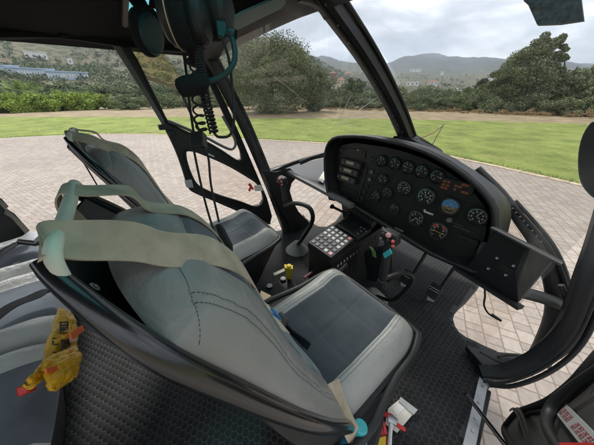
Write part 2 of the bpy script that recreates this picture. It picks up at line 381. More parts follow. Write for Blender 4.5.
mx = n.new('ShaderNodeMixRGB'); l.new(dry.outputs[0], mx.inputs[0]); l.new(gr.outputs[0], mx.inputs[1]); l.new(dr.outputs[0], mx.inputs[2])
l.new(mx.outputs[0], b.inputs['Base Color']); b.inputs['Roughness'].default_value = .9; b.inputs['Specular IOR Level'].default_value = .2
bp = n.new('ShaderNodeBump'); bp.inputs['Strength'].default_value = 1; bp.inputs['Distance'].default_value = .03; l.new(noisen(30, 8), bp.inputs['Height']); l.new(bp.outputs[0], b.inputs['Normal'])
# terrain material
m, n, l = mapmat('hillside'); M['hillside'] = m; b = n['Principled BSDF']; tcn = n.new('ShaderNodeTexCoord')
er = n.new('ShaderNodeValToRGB'); el = er.color_ramp.elements; el[0].position = .3; el[0].color = (.095, .09, .055, 1); el[1].position = .72; el[1].color = (.23, .20, .135, 1)
l.new(math_(n, l, 'MULTIPLY_ADD', noisen(.018, 10), .6, math_(n, l, 'MULTIPLY', noisen(.2, 6), .4)), er.inputs[0])
vo = n.new('ShaderNodeTexVoronoi'); vo.inputs['Scale'].default_value = .26; l.new(tcn.outputs['Object'], vo.inputs['Vector'])
vo2 = n.new('ShaderNodeTexVoronoi'); vo2.inputs['Scale'].default_value = .13; l.new(tcn.outputs['Object'], vo2.inputs['Vector'])
th = math_(n, l, 'MULTIPLY_ADD', noisen(.012, 6), 1.3, -.16)
s1 = math_(n, l, 'LESS_THAN', vo.outputs['Distance'], th); s2 = math_(n, l, 'LESS_THAN', vo2.outputs['Distance'], math_(n, l, 'MULTIPLY', th, .8))
smr = n.new('ShaderNodeMapRange'); smr.inputs[3].default_value = .85; smr.inputs[4].default_value = 0; l.new(vo.outputs['Distance'], smr.inputs[0])
l.new(math_(n, l, 'MULTIPLY', th, .85), smr.inputs[1]); l.new(math_(n, l, 'ADD', th, .14), smr.inputs[2]); ss = smr.outputs[0]
mx = n.new('ShaderNodeMixRGB'); l.new(ss, mx.inputs[0]); l.new(er.outputs[0], mx.inputs[1]); mx.inputs[2].default_value = (.075, .09, .05, 1)
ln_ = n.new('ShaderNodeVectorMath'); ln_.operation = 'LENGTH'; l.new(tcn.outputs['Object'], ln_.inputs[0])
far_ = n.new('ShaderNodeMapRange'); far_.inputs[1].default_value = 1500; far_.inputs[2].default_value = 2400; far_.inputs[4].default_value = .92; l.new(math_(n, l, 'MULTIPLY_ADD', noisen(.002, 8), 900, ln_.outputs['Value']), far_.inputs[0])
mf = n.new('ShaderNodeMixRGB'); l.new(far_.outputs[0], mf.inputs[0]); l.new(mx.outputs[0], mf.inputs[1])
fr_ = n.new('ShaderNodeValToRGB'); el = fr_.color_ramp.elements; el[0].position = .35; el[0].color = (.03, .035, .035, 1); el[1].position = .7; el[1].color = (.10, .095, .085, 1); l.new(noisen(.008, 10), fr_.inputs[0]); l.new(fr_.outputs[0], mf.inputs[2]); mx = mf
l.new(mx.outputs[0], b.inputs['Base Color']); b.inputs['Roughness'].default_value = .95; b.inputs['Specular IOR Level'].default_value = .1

# --- flat sheets
def sheet(name, pts, z, mat, kind='structure'):
    mb = MB(); P = [V((p[0], p[1], z)) for p in pts]
    tr = tessellate_polygon([P]); mb.add(P, [tuple(t) if (P[t[1]] - P[t[0]]).cross(P[t[2]] - P[t[0]]).z > 0 else tuple(reversed(t)) for t in tr])
    o = mb.build(name, mat, origin=(0, 0, 0)); o['kind'] = kind; return o
edge_px = [(-60, 141), (0, 138), (50, 135.5), (100, 134), (150, 134), (200, 136), (250, 139), (300, 141.5), (350, 144.5), (400, 149), (450, 156), (500, 166.5), (550, 177.5), (594, 187.5), (660, 205)]
EDGE = [at(a, b, z=GZ) for a, b in edge_px]
M['dry_ground'] = newmat('dry_ground', (.27, .21, .12), .95, var=(.9, .3), bump=(3, 1, 'noise', .05))
LE = [at(a, b, z=GZ) for a, b in [(-90, 117.5), (0, 117), (80, 116.8), (150, 116.8), (200, 117), (240, 118), (310, 118.3), (345, 118.5), (380, 119), (420, 119.5), (460, 120.5), (500, 121.5), (550, 123), (594, 124.5), (680, 128)]]
LE2 = []
for a_, b_ in zip(LE, LE[1:]):
    for k in range(14): q_ = a_.lerp(b_, k / 14); d_ = (q_ - CAM).normalized(); LE2.append((q_.x + d_.x * random.uniform(-.7, .7), q_.y + d_.y * random.uniform(-.7, .7)))
sheet('lawn', LE2 + [(16, 6), (12, -22), (-10, -30), (-38, -24)], GZ - .004, 'lawn')
sheet('dry_ground', [(95 * math.cos(a), 95 * math.sin(a)) for a in np.linspace(0, 2 * math.pi, 72, endpoint=False)], GZ - .010, 'dry_ground')
pv = [(p.x, p.y) for p in EDGE] + [(9, 4), (10, -6), (4, -16), (-10, -18), (-20, -13)]
sheet('paving', pv, GZ, 'pavers')
kb = MB(); 
for i in range(3, len(EDGE) - 1):
    a, b2 = EDGE[i], EDGE[i + 1]; d = (b2 - a).normalized(); nn = V((-d.y, d.x, 0)); 
    L_ = (b2 - a).length; k = max(1, int(L_ / .42))
    for j in range(k):
        p = a.lerp(b2, (j + .5) / k); ang = math.atan2(d.y, d.x)
        kb.box(p + V((0, 0, .008)) - nn * .1, (L_ / k - .02, .2, .02), Matrix.Rotation(ang + random.uniform(-.01, .01), 3, 'Z'))
o = kb.build('kerb', 'kerb_pavers', origin=(0, 0, GZ)); o['kind'] = 'structure'
# --- terrain: hills in rings around the place, heights read from the skyline
KX = [-400, -150, 0, 100, 200, 240, 295, 319, 340, 380, 430, 500, 560, 594, 760]
RING = {
 50: None,
 130: [88, 86, 87, 89, 92, 93, 94, 95, 96, 97, 97, 97, 97, 97, 97],
 260: [50, 52, 60, 64, 72, 76, 82, 86, 91, 93.5, 94, 94.5, 95, 95, 94],
 620: [5, 5, 14, 20, 30, 38, 55, 64, 76, 86, 89, 89, 90, 91, 90],
 1300: [20, 20, 30, 40, 50, 60, 64, 69, 72, 74, 71, 74, 76, 77, 75],
 3600: [60, 60, 60, 60, 60, 61, 62, 63, 64, 63, 60, 64, 67, 69, 66],
 4400: [90] * 15}
azs = np.array([math.atan2(at(k, 100, r=10).x, at(k, 100, r=10).y) for k in KX])
Rs = sorted(RING); Hs = []
for R_ in Rs:
    row_ = RING[R_]
    Hs.append([GZ - .05] * len(KX) if row_ is None else [at(k, y_, r=R_).z for k, y_ in zip(KX, row_)])
Hs = np.array(Hs)
def terrain_z(x, y):
    r = math.hypot(x, y); az = math.atan2(x, y)
    if az > azs[-1] + .4: az = az - 2 * math.pi if (az - 2 * math.pi) > -6 else az
    az_ = min(max(az, azs[0]), azs[-1])
    col = [np.interp(az_, azs, h) for h in Hs]
    lr = math.log(max(r, 50)); z = float(np.interp(lr, [math.log(q) for q in Rs], col))
    # ease
    amp = min(1, max(0, (r - 60) / 200)) * (r ** .75) * .09
    nz_ = noise.fractal(V((x, y, 0)) / (60 + r * .12), .9, 2.1, 6) 
    return z + amp * nz_ * min(1.3, 1 + max(0, r - 1500) / 2500)
NA, NR = 420, 120
def terr(u, v):
    az = -2.6 + u * 4.6; r = 55 * (4500 / 55) ** v
    x, y = r * math.sin(az), r * math.cos(az); 
    return V((x, y, terrain_z(x, y) if v > 0 else GZ - .3))
mb = MB(); mb.grid(terr, NA, NR); mb.f = [tuple(reversed(f)) for f in mb.f]
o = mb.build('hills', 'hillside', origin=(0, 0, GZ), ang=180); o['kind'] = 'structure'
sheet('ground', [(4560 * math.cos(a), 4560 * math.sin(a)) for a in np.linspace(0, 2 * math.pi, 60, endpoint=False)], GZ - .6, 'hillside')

# --- vegetation (numpy leaf clumps)
def leaf_mesh(name, cen, size, mat, origin, up_bias=.2, elong=1.0):
    k = len(cen); cen = np.asarray(cen) - np.array(origin)
    a = rng.normal(size=(k, 3)); a /= np.linalg.norm(a, axis=1)[:, None]
    b_ = rng.normal(size=(k, 3)); b_ = np.cross(a, b_); b_ /= np.linalg.norm(b_, axis=1)[:, None]
    s = (size * rng.uniform(.6, 1.3, k))[:, None] if not np.isscalar(size) else (size * rng.uniform(.6, 1.3, (k, 1)))
    a = a * s * elong; b_ = b_ * s * .6
    v = np.stack([cen - a, cen - b_ * .9 + a * .1, cen + a, cen + b_ * .9 + a * .1], 1).reshape(-1, 3)
    me = bpy.data.meshes.new(name); me.vertices.add(4 * k); me.vertices.foreach_set('co', v.ravel())
    me.loops.add(4 * k); me.loops.foreach_set('vertex_index', np.arange(4 * k)); me.polygons.add(k)
    me.polygons.foreach_set('loop_start', np.arange(0, 4 * k, 4)); me.update(); me.validate(); me.materials.append(M[mat])
    return me
def clump_pts(c, rad, n_, shell=.55):
    d = rng.normal(size=(n_, 3)); d /= np.linalg.norm(d, axis=1)[:, None]
    r = (shell + (1 - shell) * rng.random(n_)) ** .8
    return np.array(c) + d * r[:, None] * np.array(rad)
def make_tree(kind, base, H, W, mat, nleaf, leaf, clumps, trunk_h=.25, lean=(0, 0), shape='round', label=None, cat='tree', group=None, seed=1, cl=(.07, .15), crown=None):
    """tapered trunk with limbs; crown of many leaf clumps"""
    R_ = np.random.default_rng(seed); base = V(base)
    root = empty(kind, base); tag(root, label, cat, group)
    tb = MB(); top = base + V((lean[0] * .6, lean[1] * .6, H * .6))
    tb.tube([base, base.lerp(top, .35) + V((.02 * H, 0, 0)), base.lerp(top, .7), top], [H * .028, H * .022, H * .015, H * .006], n=8, smooth=3)
    pts = []
    if crown:
        for (px, py, rp) in crown:
            d0 = math.hypot(base.x, base.y); k3 = max(2, int(rp * .8))
            for k in range(k3):
                a_ = R_.uniform(0, 6.28); q_ = R_.random() ** .5 * rp * .8; c = at(px + q_ * math.cos(a_), py + q_ * math.sin(a_), r=d0 + R_.uniform(-.12, .12) * rp); cs = rp / FPX * d0 * R_.uniform(.28, .62)
                pts.append(clump_pts(c, (cs, cs, cs * .8), int(nleaf * rp / sum(z_[2] for z_ in crown)) // k3))
            tb.tube([base.lerp(top, .45), (base.lerp(top, .7) + c) / 2, c], [H * .010, H * .006, H * .002], n=5)
        clumps = 0
    for i in range(clumps):
        f = R_.random() ** .8; ang = R_.uniform(0, 6.283)
        zz = trunk_h + (1 - trunk_h) * f
        if shape == 'round': prof = math.sqrt(max(0, 1 - ((zz - .55) / .5) ** 2)) if abs(zz - .55) < .5 else .2
        elif shape == 'tall': prof = .9 * (1 - zz) ** .45 * min(1, zz * 3 + .3)
        else: prof = 1 - zz * .55
        rr = W / 2 * prof * (.25 + .68 * R_.random() ** .5)
        c = V((base.x + lean[0] * zz + rr * math.cos(ang), base.y + lean[1] * zz + rr * math.sin(ang), base.z + H * zz * .93))
        cs = W * R_.uniform(*cl)
        pts.append(clump_pts(c, (cs, cs, cs * .75), nleaf // clumps))
        if i % 5 == 0: tb.tube([base.lerp(top, min(1, zz * .8 + .1)), (base.lerp(top, min(1, zz)) + c) / 2, c], [H * .01, H * .006, H * .002], n=5)
    tb.build('trunk', 'bark', root, origin=base)
    P = np.concatenate(pts); P = P[P[:, 2] > base.z + .05]
    me = leaf_mesh('crown', P, leaf, mat, base); ob = bpy.data.objects.new('crown', me); sc.collection.objects.link(ob); link(ob, root, base)
    return root
def px_base(px, dist): p = at(px, 100, r=dist); return V((p.x, p.y, GZ - .05 if dist < 56 else terrain_z(p.x, p.y)))
def top_h(px, py, dist, bz): return at(px, py, r=dist).z - bz
def tree_px(kind, px, ytop, dist, wpx, **kw):
    b_ = px_base(px, dist); H = top_h(px, ytop, dist, b_.z)
    W = wpx / FPX * dist * .9
    return make_tree(kind, b_, H, W, **kw)
tree_px('olive_tree', 272, 36, 31, 88, mat='leaf_grey', nleaf=60000, leaf=.085, clumps=230, trunk_h=.02, shape='round', label='large rounded grey-green tree at the lawn edge behind the left windshield pane', seed=3)
tree_px('olive_tree', 314, 66, 34, 36, mat='leaf_grey', nleaf=18000, leaf=.09, clumps=90, trunk_h=.0, shape='round', label='smaller bushy tree just right of the large rounded grey-green tree', seed=5)
tree_px('eucalyptus_tree', 521, 36, 42, 60, mat='leaf_grey', nleaf=36000, leaf=.10, clumps=150, trunk_h=.08, lean=(1.6, .3), shape='tall', crown=[(543, 38, 6), (539, 46, 8), (532, 55, 9), (548, 50, 6), (524, 54, 7), (518, 63, 9), (508, 71, 9), (540, 66, 10), (528, 74, 11), (514, 82, 10), (500, 88, 9), (545, 77, 10), (535, 86, 12), (550, 89, 10), (520, 95, 11), (505, 99, 9), (492, 100, 8), (540, 101, 12), (527, 107, 11), (512, 108, 9)], label='tall wind-blown eucalyptus tree with an open feathery crown, right of the windshield post', seed=8)
tree_px('eucalyptus_tree', 553, 34, 43, 26, mat='leaf_grey', nleaf=7000, leaf=.10, clumps=36, trunk_h=.35, lean=(1.0, .3), shape='tall', crown=[(560, 38, 4.5), (555, 44, 5), (563, 48, 4.5), (556, 55, 5), (564, 58, 4), (553, 66, 6), (559, 75, 6)], label='slim leaning eucalyptus stem with thin crown beside the tallest tree on the right', seed=11)
tree_px('eucalyptus_tree', 500, 66, 41, 30, mat='leaf_olive', nleaf=12000, leaf=.10, clumps=60, trunk_h=.0, shape='round', label='low leafy tree at the left foot of the tall wind-blown eucalyptus', seed=12)
tree_px('pine_tree', 477, 78, 75, 15, mat='leaf_dark', nleaf=7000, leaf=.16, clumps=36, trunk_h=.1, shape='tall', label='dark conical tree rising above the scrub in front of the far white houses', seed=13)
tree_px('olive_tree', 352, 78, 60, 24, mat='leaf_olive', nleaf=9000, leaf=.16, clumps=40, trunk_h=.1, shape='round', label='rounded dark tree right of the white house, close to the windshield post', seed=14)
for i, (px, yt, d, wp) in enumerate([(585, 66, 44, 40), (560, 72, 45, 36), (612, 62, 46, 40)]):
    tree_px('scrub_tree', px, yt, d, wp, mat='leaf_grey', nleaf=12000, leaf=.12, clumps=50, trunk_h=.06, shape='round',
            label=['grey-green scrub tree at the right edge of the view beyond the lawn', 'grey-green scrub tree directly right of the tall eucalyptus', 'grey-green scrub tree beyond the right edge of the view'][i], seed=20 + i)
# hedge of scrub along the lawn rim: individual bushes copied from four sources
def bush_src(mat, seed, nl=5200, leaf=.09):
    R_ = np.random.default_rng(seed); pts = []
    for i in range(26):
        a = R_.uniform(0, 6.283); r = R_.random() ** .5 * .85; z = R_.uniform(.12, .95) * math.sqrt(max(.05, 1 - r * r * .8))
        pts.append(clump_pts((r * math.cos(a), r * math.sin(a), z * .9), (.32, .32, .24), nl // 26))
    P = np.concatenate(pts); P = P[P[:, 2] > 0]
    return leaf_mesh('bush', P, leaf, mat, (0, 0, 0))
BS = {'bright': [bush_src('leaf_bright', 34, 7000, .07), bush_src('leaf_bright', 35, 7000, .07)]}
def bush(kindmat, px, yt, dist, wpx, label, group):
    b_ = px_base(px, dist); H = max(.3, top_h(px, yt, dist, b_.z)); W = wpx / FPX * dist * .62
    o = bpy.data.objects.new('bush', random.choice(BS[kindmat])); sc.collection.objects.link(o); o.location = b_; WO[o.name] = b_.copy()
    o.scale = (W, W, H); o.rotation_euler.z = random.uniform(0, 6.28); tag(o, label, 'bush', group); return o
def thicket(name, mat, spots, nl, leaf, label, cat):
    """a mass of scrub nobody could count: (px, ytop, distance, width px) per lump"""
    R_ = np.random.default_rng(len(spots)); pts = []; sz = []
    for (px, yt, d, wp) in spots:
        b_ = px_base(px, d); H = max(.3, top_h(px, yt, d, b_.z)); W = wp / FPX * d * .55
        for k in range(14):
            a = R_.uniform(0, 6.283); r = R_.random() ** .5 * .85; z = R_.uniform(.1, .92) * math.sqrt(max(.05, 1 - r * r * .8)); cs = R_.uniform(.2, .36)
            pts.append(clump_pts((b_.x + r * W * math.cos(a), b_.y + r * W * math.sin(a), b_.z + z * H), (cs * W, cs * W, cs * H * .6), nl // 14)); sz.append(np.full(nl // 14, leaf * d / 45))
    me = leaf_mesh(name, np.concatenate(pts), np.concatenate(sz), mat, (0, 0, 0)); o = bpy.data.objects.new(name, me); sc.collection.objects.link(o); tag(o, label, cat, kind='stuff')
U_ = random.uniform
def line(x0, x1, st, ya, yb, da, db, wa, wb): 
    o = []; x = x0
    while x < x1: o.append((x, U_(ya, yb), U_(da, db), U_(wa, wb))); x += U_(*st)
    return o
thicket('scrub', 'leaf_olive', line(318, 610, (9, 14), 90, 99, 40, 46, 16, 28) + line(322, 610, (9, 15), 85, 92, 56, 75, 16, 28), 2600, .11, 'olive green scrub in the belt beyond the lawn at right', 'scrub')
thicket('scrub', 'leaf_grey', line(318, 610, (16, 26), 92, 100, 39, 44, 14, 24) + line(326, 600, (18, 30), 84, 90, 60, 80, 16, 26), 2400, .11, 'grey-green scrub mixed into the belt beyond the lawn at right', 'scrub')
thicket('scrub', 'leaf_olive', line(-40, 250, (9, 14), 82, 91, 64, 100, 16, 30) + line(118, 245, (9, 13), 91, 99, 44, 54, 14, 24), 2400, .11, 'olive green scrub on the slope below the hillside houses', 'scrub')
thicket('scrub', 'leaf_grey', line(-40, 250, (16, 24), 80, 88, 80, 110, 16, 30) + line(124, 240, (18, 26), 90, 97, 46, 56, 14, 22), 2200, .11, 'grey-green scrub mixed into the slope below the hillside houses', 'scrub')
thicket('dry_grass', 'leaf_dry', line(236, 600, (5, 9), 107, 112, 36, 40, 6, 12), 420, .07, 'dry brown grass along the far rim of the lawn', 'dry grass')
for i, x in enumerate((-26, -12, 2, 16, 30, 44, 57, 70, 82, 94)):
    bush('bright', x, U_(90, 98), U_(47, 51), U_(14, 20), 'bright green bush by the left lawn edge, ' + ['outside the left end of the row', 'last at the left end', 'at the very left of the view', 'second in view from left', 'third in view from left', 'fourth in view from left', 'fifth in view from left', 'sixth in view from left', 'next to last at right', 'last at right'][i], 'bright green bushes along the lawn')
# blades of grass: ragged along the paving, loose over the near lawn
M['grass_blade'] = leafmat('grass_blade', (.13, .18, .04), (.30, .35, .10))
gp = []
for a_, b_ in zip(EDGE, EDGE[1:]):
    k = int((b_ - a_).length * 130); t_ = rng.random(k)[:, None]; pa, pb_ = np.array(a_), np.array(b_); d_ = (pb_ - pa); d_ /= np.linalg.norm(d_); n_ = np.array([-d_[1], d_[0], 0])
    if np.dot(n_, pa) < 0: n_ = -n_
    gp.append(pa * (1 - t_) + pb_ * t_ + n_ * (rng.random((k, 1)) ** 1.6 * .35 + .01) + np.array([0, 0, .02]))
gme = leaf_mesh('grass', np.concatenate(gp), .022, 'grass_blade', (0, 0, 0)); go = bpy.data.objects.new('grass', gme); sc.collection.objects.link(go); tag(go, 'ragged grass blades along the edge of the paving', 'grass', kind='stuff')
# palms at left
def palm(px, yt, dist, label):
    b_ = px_base(px, dist); H = top_h(px, yt, dist, b_.z); root = empty('palm_tree', b_); tag(root, label, 'palm', 'palms behind the bright bushes')
    MB().tube([b_, b_ + V((.1, 0, H * .62))], [.3, .22], n=8).build('trunk', 'bark', root, origin=b_)
    f = MB(); c = b_ + V((.1, 0, H * .62))
    for i in range(34):
        a = random.uniform(0, 6.283); el_ = random.uniform(-.15, 1.35); Lf = H * random.uniform(.5, .62); d = V((math.cos(a), math.sin(a), 0)); pr = None
        for s_ in range(7):
            t = (s_ + 1) / 7; p = c + d * (Lf * t * math.cos(el_)) + V((0, 0, Lf * t * math.sin(el_) - .30 * Lf * t * t))
            if pr is not None:
                sd_ = d.cross(V((0, 0, 1))); ll = Lf * .22 * math.sin(math.pi * min(1, t * .9 + .1)) + .05
                for k_ in range(2):
                    q0 = pr.lerp(p, k_ / 2); q1 = pr.lerp(p, k_ / 2 + .3)
                    for sg in (-1, 1): f.add([q0, q1, q1 + sd_ * sg * ll + d * ll * .5 - V((0, 0, ll * .3))], [(0, 1, 2)])
            pr = p
    f.build('crown', 'leaf_palm', root, origin=b_)
palm(21, 78, 52, 'feathery palm rising behind the bright bushes, nearest the left edge of the view')
palm(34, 79, 54, 'feathery palm second from the left behind the bright bushes')
palm(92, 90, 50, 'low palm clump behind the bright bushes, nearest the left seat top')
palm(107, 92, 50, 'small palm at the right end of the bright bushes')
# scrub over the hillsides: too many to count
pts = []; sz = []
for i in range(8200):
    px = random.uniform(-120, 380) if i < 7000 else random.uniform(330, 640); r = random.uniform(85, 640) if i < 7000 else random.uniform(90, 900)
    p = at(px, 100, r=r)
    if noise.noise(V((p.x, p.y, 0)) * .02) < -.25: continue
    z = terrain_z(p.x, p.y); R_ = random.uniform(.8, 2.4) * (1 + r / 900)
    k = 34 if r < 250 else 18
    pts.append(clump_pts((p.x, p.y, z + R_ * .35), (R_, R_, R_ * .7), k, .3)); sz.append(np.full(k, R_ * (.22 if r < 250 else .34)))
me = leaf_mesh('hillside_scrub', np.concatenate(pts), np.concatenate(sz), 'leaf_dark', (0, 0, 0)); o = bpy.data.objects.new('hillside_scrub', me); sc.collection.objects.link(o)
tag(o, 'dark green scrub dotted over the dry hillsides', 'scrub', kind='stuff')

# --- houses
def hit(px, py):
    """distance at which the slope meets the photograph's direction"""
    r = 75.0
    while r < 3400:
        p = at(px, py, r=r)
        if terrain_z(p.x, p.y) >= p.z: return r
        r *= 1.01
    return 1500
def house(px, py_base, wpx, hpx, label, mat='stucco', nwin=4, floors=1, flat=True, turn=0, wmat='winglass', group=None):
    dist = hit(px, py_base) - 2; p = at(px, 100, r=dist); z = at(px, py_base, r=dist).z; tz = z - 1; depth = min(10, max(5, wpx / FPX * dist * .4))
    tt = (p - CAM).dot(FW); hm = hpx / FPX * tt / floors
    W = wpx / FPX * tt; d = V((p.x, p.y, 0)).normalized(); ang = math.atan2(d.y, d.x) - math.pi / 2 + turn
    Rz = Matrix.Rotation(ang, 3, 'Z'); root = empty('house', (p.x, p.y, z)); tag(root, label, 'house', group); O = V((p.x, p.y, z))
    def bx(mb, c, s, mi=0): mb.box(O + Rz @ V(c), s, Rz, mi)
    w_ = MB(); lowz = min(0, tz - z) - 3
    bx(w_, (0, depth / 2, (hm * floors + lowz) / 2), (W, depth, hm * floors - lowz)); w_.build('wall', mat, root)
    r_ = MB()
    if flat: bx(r_, (0, depth / 2, hm * floors + .2), (W + .5, depth + .5, .4)); r_.build('roof', mat, root)
    else:
        a = [O + Rz @ V(c) for c in ((-W / 2 - .4, -.4, hm * floors), (W / 2 + .4, -.4, hm * floors), (W / 2 + .4, depth + .4, hm * floors), (-W / 2 - .4, depth + .4, hm * floors), (-W / 4, depth / 2, hm * floors + 2), (W / 4, depth / 2, hm * floors + 2))]
        r_.add(a, [(0, 1, 5, 4), (1, 2, 5), (2, 3, 4, 5), (3, 0, 4), (3, 2, 1, 0)]); r_.build('roof', 'roof_tile', root)
    for f in range(floors):
        for i in range(nwin):
            wb = MB(); bx(wb, ((i + .5) / nwin * W - W / 2, -.03, hm * (f + .5)), (W / nwin * (.5 if wmat == 'stucco' else .3), .1, hm * (.45 if wmat == 'stucco' else .32))); wb.build('window', wmat, root, smooth=False)
house(14, 75, 30, 7, 'long pale blue hotel wing on the left hillside, nearest the left edge', 'stucco_blue', nwin=16, wmat='stucco')
house(46, 77.5, 32, 6.5, 'long pale blue hotel wing on the left hillside, middle of the row', 'stucco_blue', nwin=16, wmat='stucco')
house(79, 79.5, 30, 5.5, 'long pale blue hotel wing on the left hillside, right end of the row', 'stucco_blue', nwin=14, wmat='stucco')
house(57, 61, 15, 5.5, 'white flat-roofed house standing alone above the hotel row', nwin=4)
house(86, 65, 4, 4, 'tiny white house on the hillside right of the lone flat-roofed house', nwin=1)
house(4, 61, 10, 5, 'white block at the left edge of the view above the hotel row', nwin=3)
house(6, 68, 14, 5, 'low tan building under the white block at the left edge', 'stucco_tan', nwin=4)
house(22, 68, 14, 6, 'cream house stepping down the slope beside the low tan building', 'stucco_tan', nwin=3)
house(331, 93.5, 9, 6.5, 'white house with two floors right of the smaller bushy tree', nwin=2, floors=2)
house(339, 90, 7, 8, 'white house with terracotta upper part beside the two-floor white house', 'stucco_tan', nwin=2, floors=2, flat=False)
for px, py, wv, hp_, mt, ft, lb_ in [(409, 86, 11, 3.5, 'stucco', True, 'white villa on the valley floor just right of the windshield post'), (428, 85.5, 9, 3, 'stucco', False, 'white villa with red tiled roof second to the right of the windshield post'),
        (451, 94, 6, 4, 'stucco', True, 'low white house above the scrub belt, left one of a close pair'), (460, 95, 9, 3.5, 'stucco', True, 'low white house above the scrub belt, right one of a close pair'),
        (470, 79, 8, 2.5, 'stucco_tan', True, 'tan building on the middle ridge left of the dark conical tree'), (486, 81, 8, 2.2, 'stucco', True, 'white building on the middle ridge right above the dark conical tree'),
        (475, 73, 8, 1.6, 'stucco', True, 'small white house high on the far slope above the conical tree'), (487, 94, 6, 3, 'stucco', True, 'small white house right of the dark conical tree'),
        (503, 90, 8, 3, 'stucco', True, 'white house half hidden at the left foot of the tall eucalyptus'), (409, 72, 10, 2, 'stucco', True, 'white cluster high on the far slope right of the windshield post'),
        (435, 74, 3, 1.8, 'stucco', True, 'tiny white house alone on the middle of the far slope'), (331, 77, 7, 3, 'roof_tile', False, 'rust-coloured house on the foothill above the white two-floor house'), (346, 76, 8, 2.5, 'stucco_tan', False, 'tan house on the foothill close to the windshield post')]:
    house(px, py, wv, hp_, lb_, mt, nwin=3, flat=ft)
# ================================================================== THE HELICOPTER
HELI = empty('helicopter', (-.8, .4, GZ)); tag(HELI, 'black helicopter cabin with grey leather seats, parked on the block paving with its doors open', 'helicopter')
CX = -.78
# ---- floor
fl = [at(*p, z=0) for p in [(303, 214), (306, 218), (312, 223), (319, 226.5), (327, 226.5), (336, 221), (343, 211)]]
fl += [V((-.72, 1.95, 0)), V((-.4, 1.95, 0))]
fl += [at(*p, z=0) for p in [(480, 285), (474, 292), (468, 299), (461, 305), (455, 312), (453, 319), (455, 326), (459, 332), (466, 337), (475, 341), (486, 346.5), (497, 351)]]
fl += [V((.10, 1.2, 0)), V((.10, 1.03, 0)), V((.16, .6, 0)), V((.18, .1, 0)), V((.18, -1.3, 0)), V((-1.74, -1.3, 0)), V((-1.74, .5, 0)), V((-1.66, .95, 0)), V((-1.58, 1.2, 0))]
mb = MB(); mb.slab(fl, (0, 0, -.05)); M['groove'] = newmat('groove', (.040, .042, .041), .7, var=(6, .3)); floor = mb.build('cabin_floor', 'groove', HELI)
# rubber mat of raised cells: hexagons rounded at the corners, light edges come from the bevels
def inside(x, y, poly):
    c = False; n_ = len(poly); j = n_ - 1
    for i in range(n_):
        if (poly[i].y > y) != (poly[j].y > y) and x < (poly[j].x - poly[i].x) * (y - poly[i].y) / (poly[j].y - poly[i].y) + poly[i].x: c = not c
        j = i
    return c
pitch = .0265; th = math.radians(33); mb = MB(); ca, sa = math.cos(th), math.sin(th)
for i in range(-108, 108):
    for j in range(-124, 124):
        lx = (i + (j % 2) * .5) * pitch; ly = j * pitch * .866
        x = -.8 + lx * ca - ly * sa; y = .4 + lx * sa + ly * ca
        if not inside(x, y, fl) or y < -.95: continue
        if not all(inside(x + .016 * a, y + .016 * b_, fl) for a, b_ in ((1, 0), (-1, 0), (0, 1), (0, -1))): continue
        vs = []
        for rr, zz in ((.0133, .0003), (.0127, .0010), (.0120, .0012)):
            for k in range(6):
                a = th + math.pi / 6 + k * math.pi / 3; vs.append(V((x + rr * math.cos(a), y + rr * math.sin(a), zz)))
        fs = [tuple(range(12, 18))]
        for g in (0, 6): fs += [(g + k, g + (k + 1) % 6, g + 6 + (k + 1) % 6, g + 6 + k) for k in range(6)]
        mb.add(vs, fs)
mb.build('floor_mat', 'mat_rubber', floor, smooth=True, ang=80)
ss = MB(); a, b_, c, d = at(479, 377, z=.004), at(487, 387, z=.004), at(475, 447, z=.004), at(461, 447, z=.004)
ext = (c - b_) * 2.2; ss.slab([a, b_, c + ext, d + ext], (0, 0, .008), 0)
for f in (.1, .38, .62, .8): 
    p = ((a + b_) / 2).lerp((c + d) / 2, f); ss.lathe(p + V((0, 0, .012)), (0, 0, 1), [(.005, 0), (.004, .002)], n=10, mi=1)
ss.build('sill_strip', ['alu', 'steel'], floor, bevel=.002)
sl = MB(); sl.beam([V((.125, 1.04, -.1)), V((.185, .6, -.1)), V((.20, -1.2, -.1))], .05, .16, (0, 0, 1)); sl.build('sill', 'black_paint', HELI)
# belly / lower body: outside skin under the floor, chin area left open for the glass
bd = MB(); bd.hull8([V((-1.6, -1.4, -.45)), V((0, -1.4, -.45)), V((-.05, .9, -.42)), V((-1.52, .9, -.42))], [V((-1.8, -1.4, -.052)), V((.2, -1.4, -.052)), V((.12, 1.0, -.052)), V((-1.68, 1.0, -.052))])
bd.build('belly', 'black_paint', HELI, bevel=.03)
sk = MB()
for x_ in (-1.75, .17):
    sk.tube([V((x_, 1.7, GZ + .2)), V((x_, 1.4, GZ + .06)), V((x_, 1.1, GZ + .045)), V((x_, -2.4, GZ + .045))], .035, n=12, smooth=4)
sk.tube([V((-1.75, .5, GZ + .06)), V((-1.5, .5, -.5)), V((-.8, .5, -.44)), V((-.08, .5, -.5)), V((.17, .5, GZ + .06))], .03, smooth=4)
sk.build('landing_skid', 'black_paint', HELI)
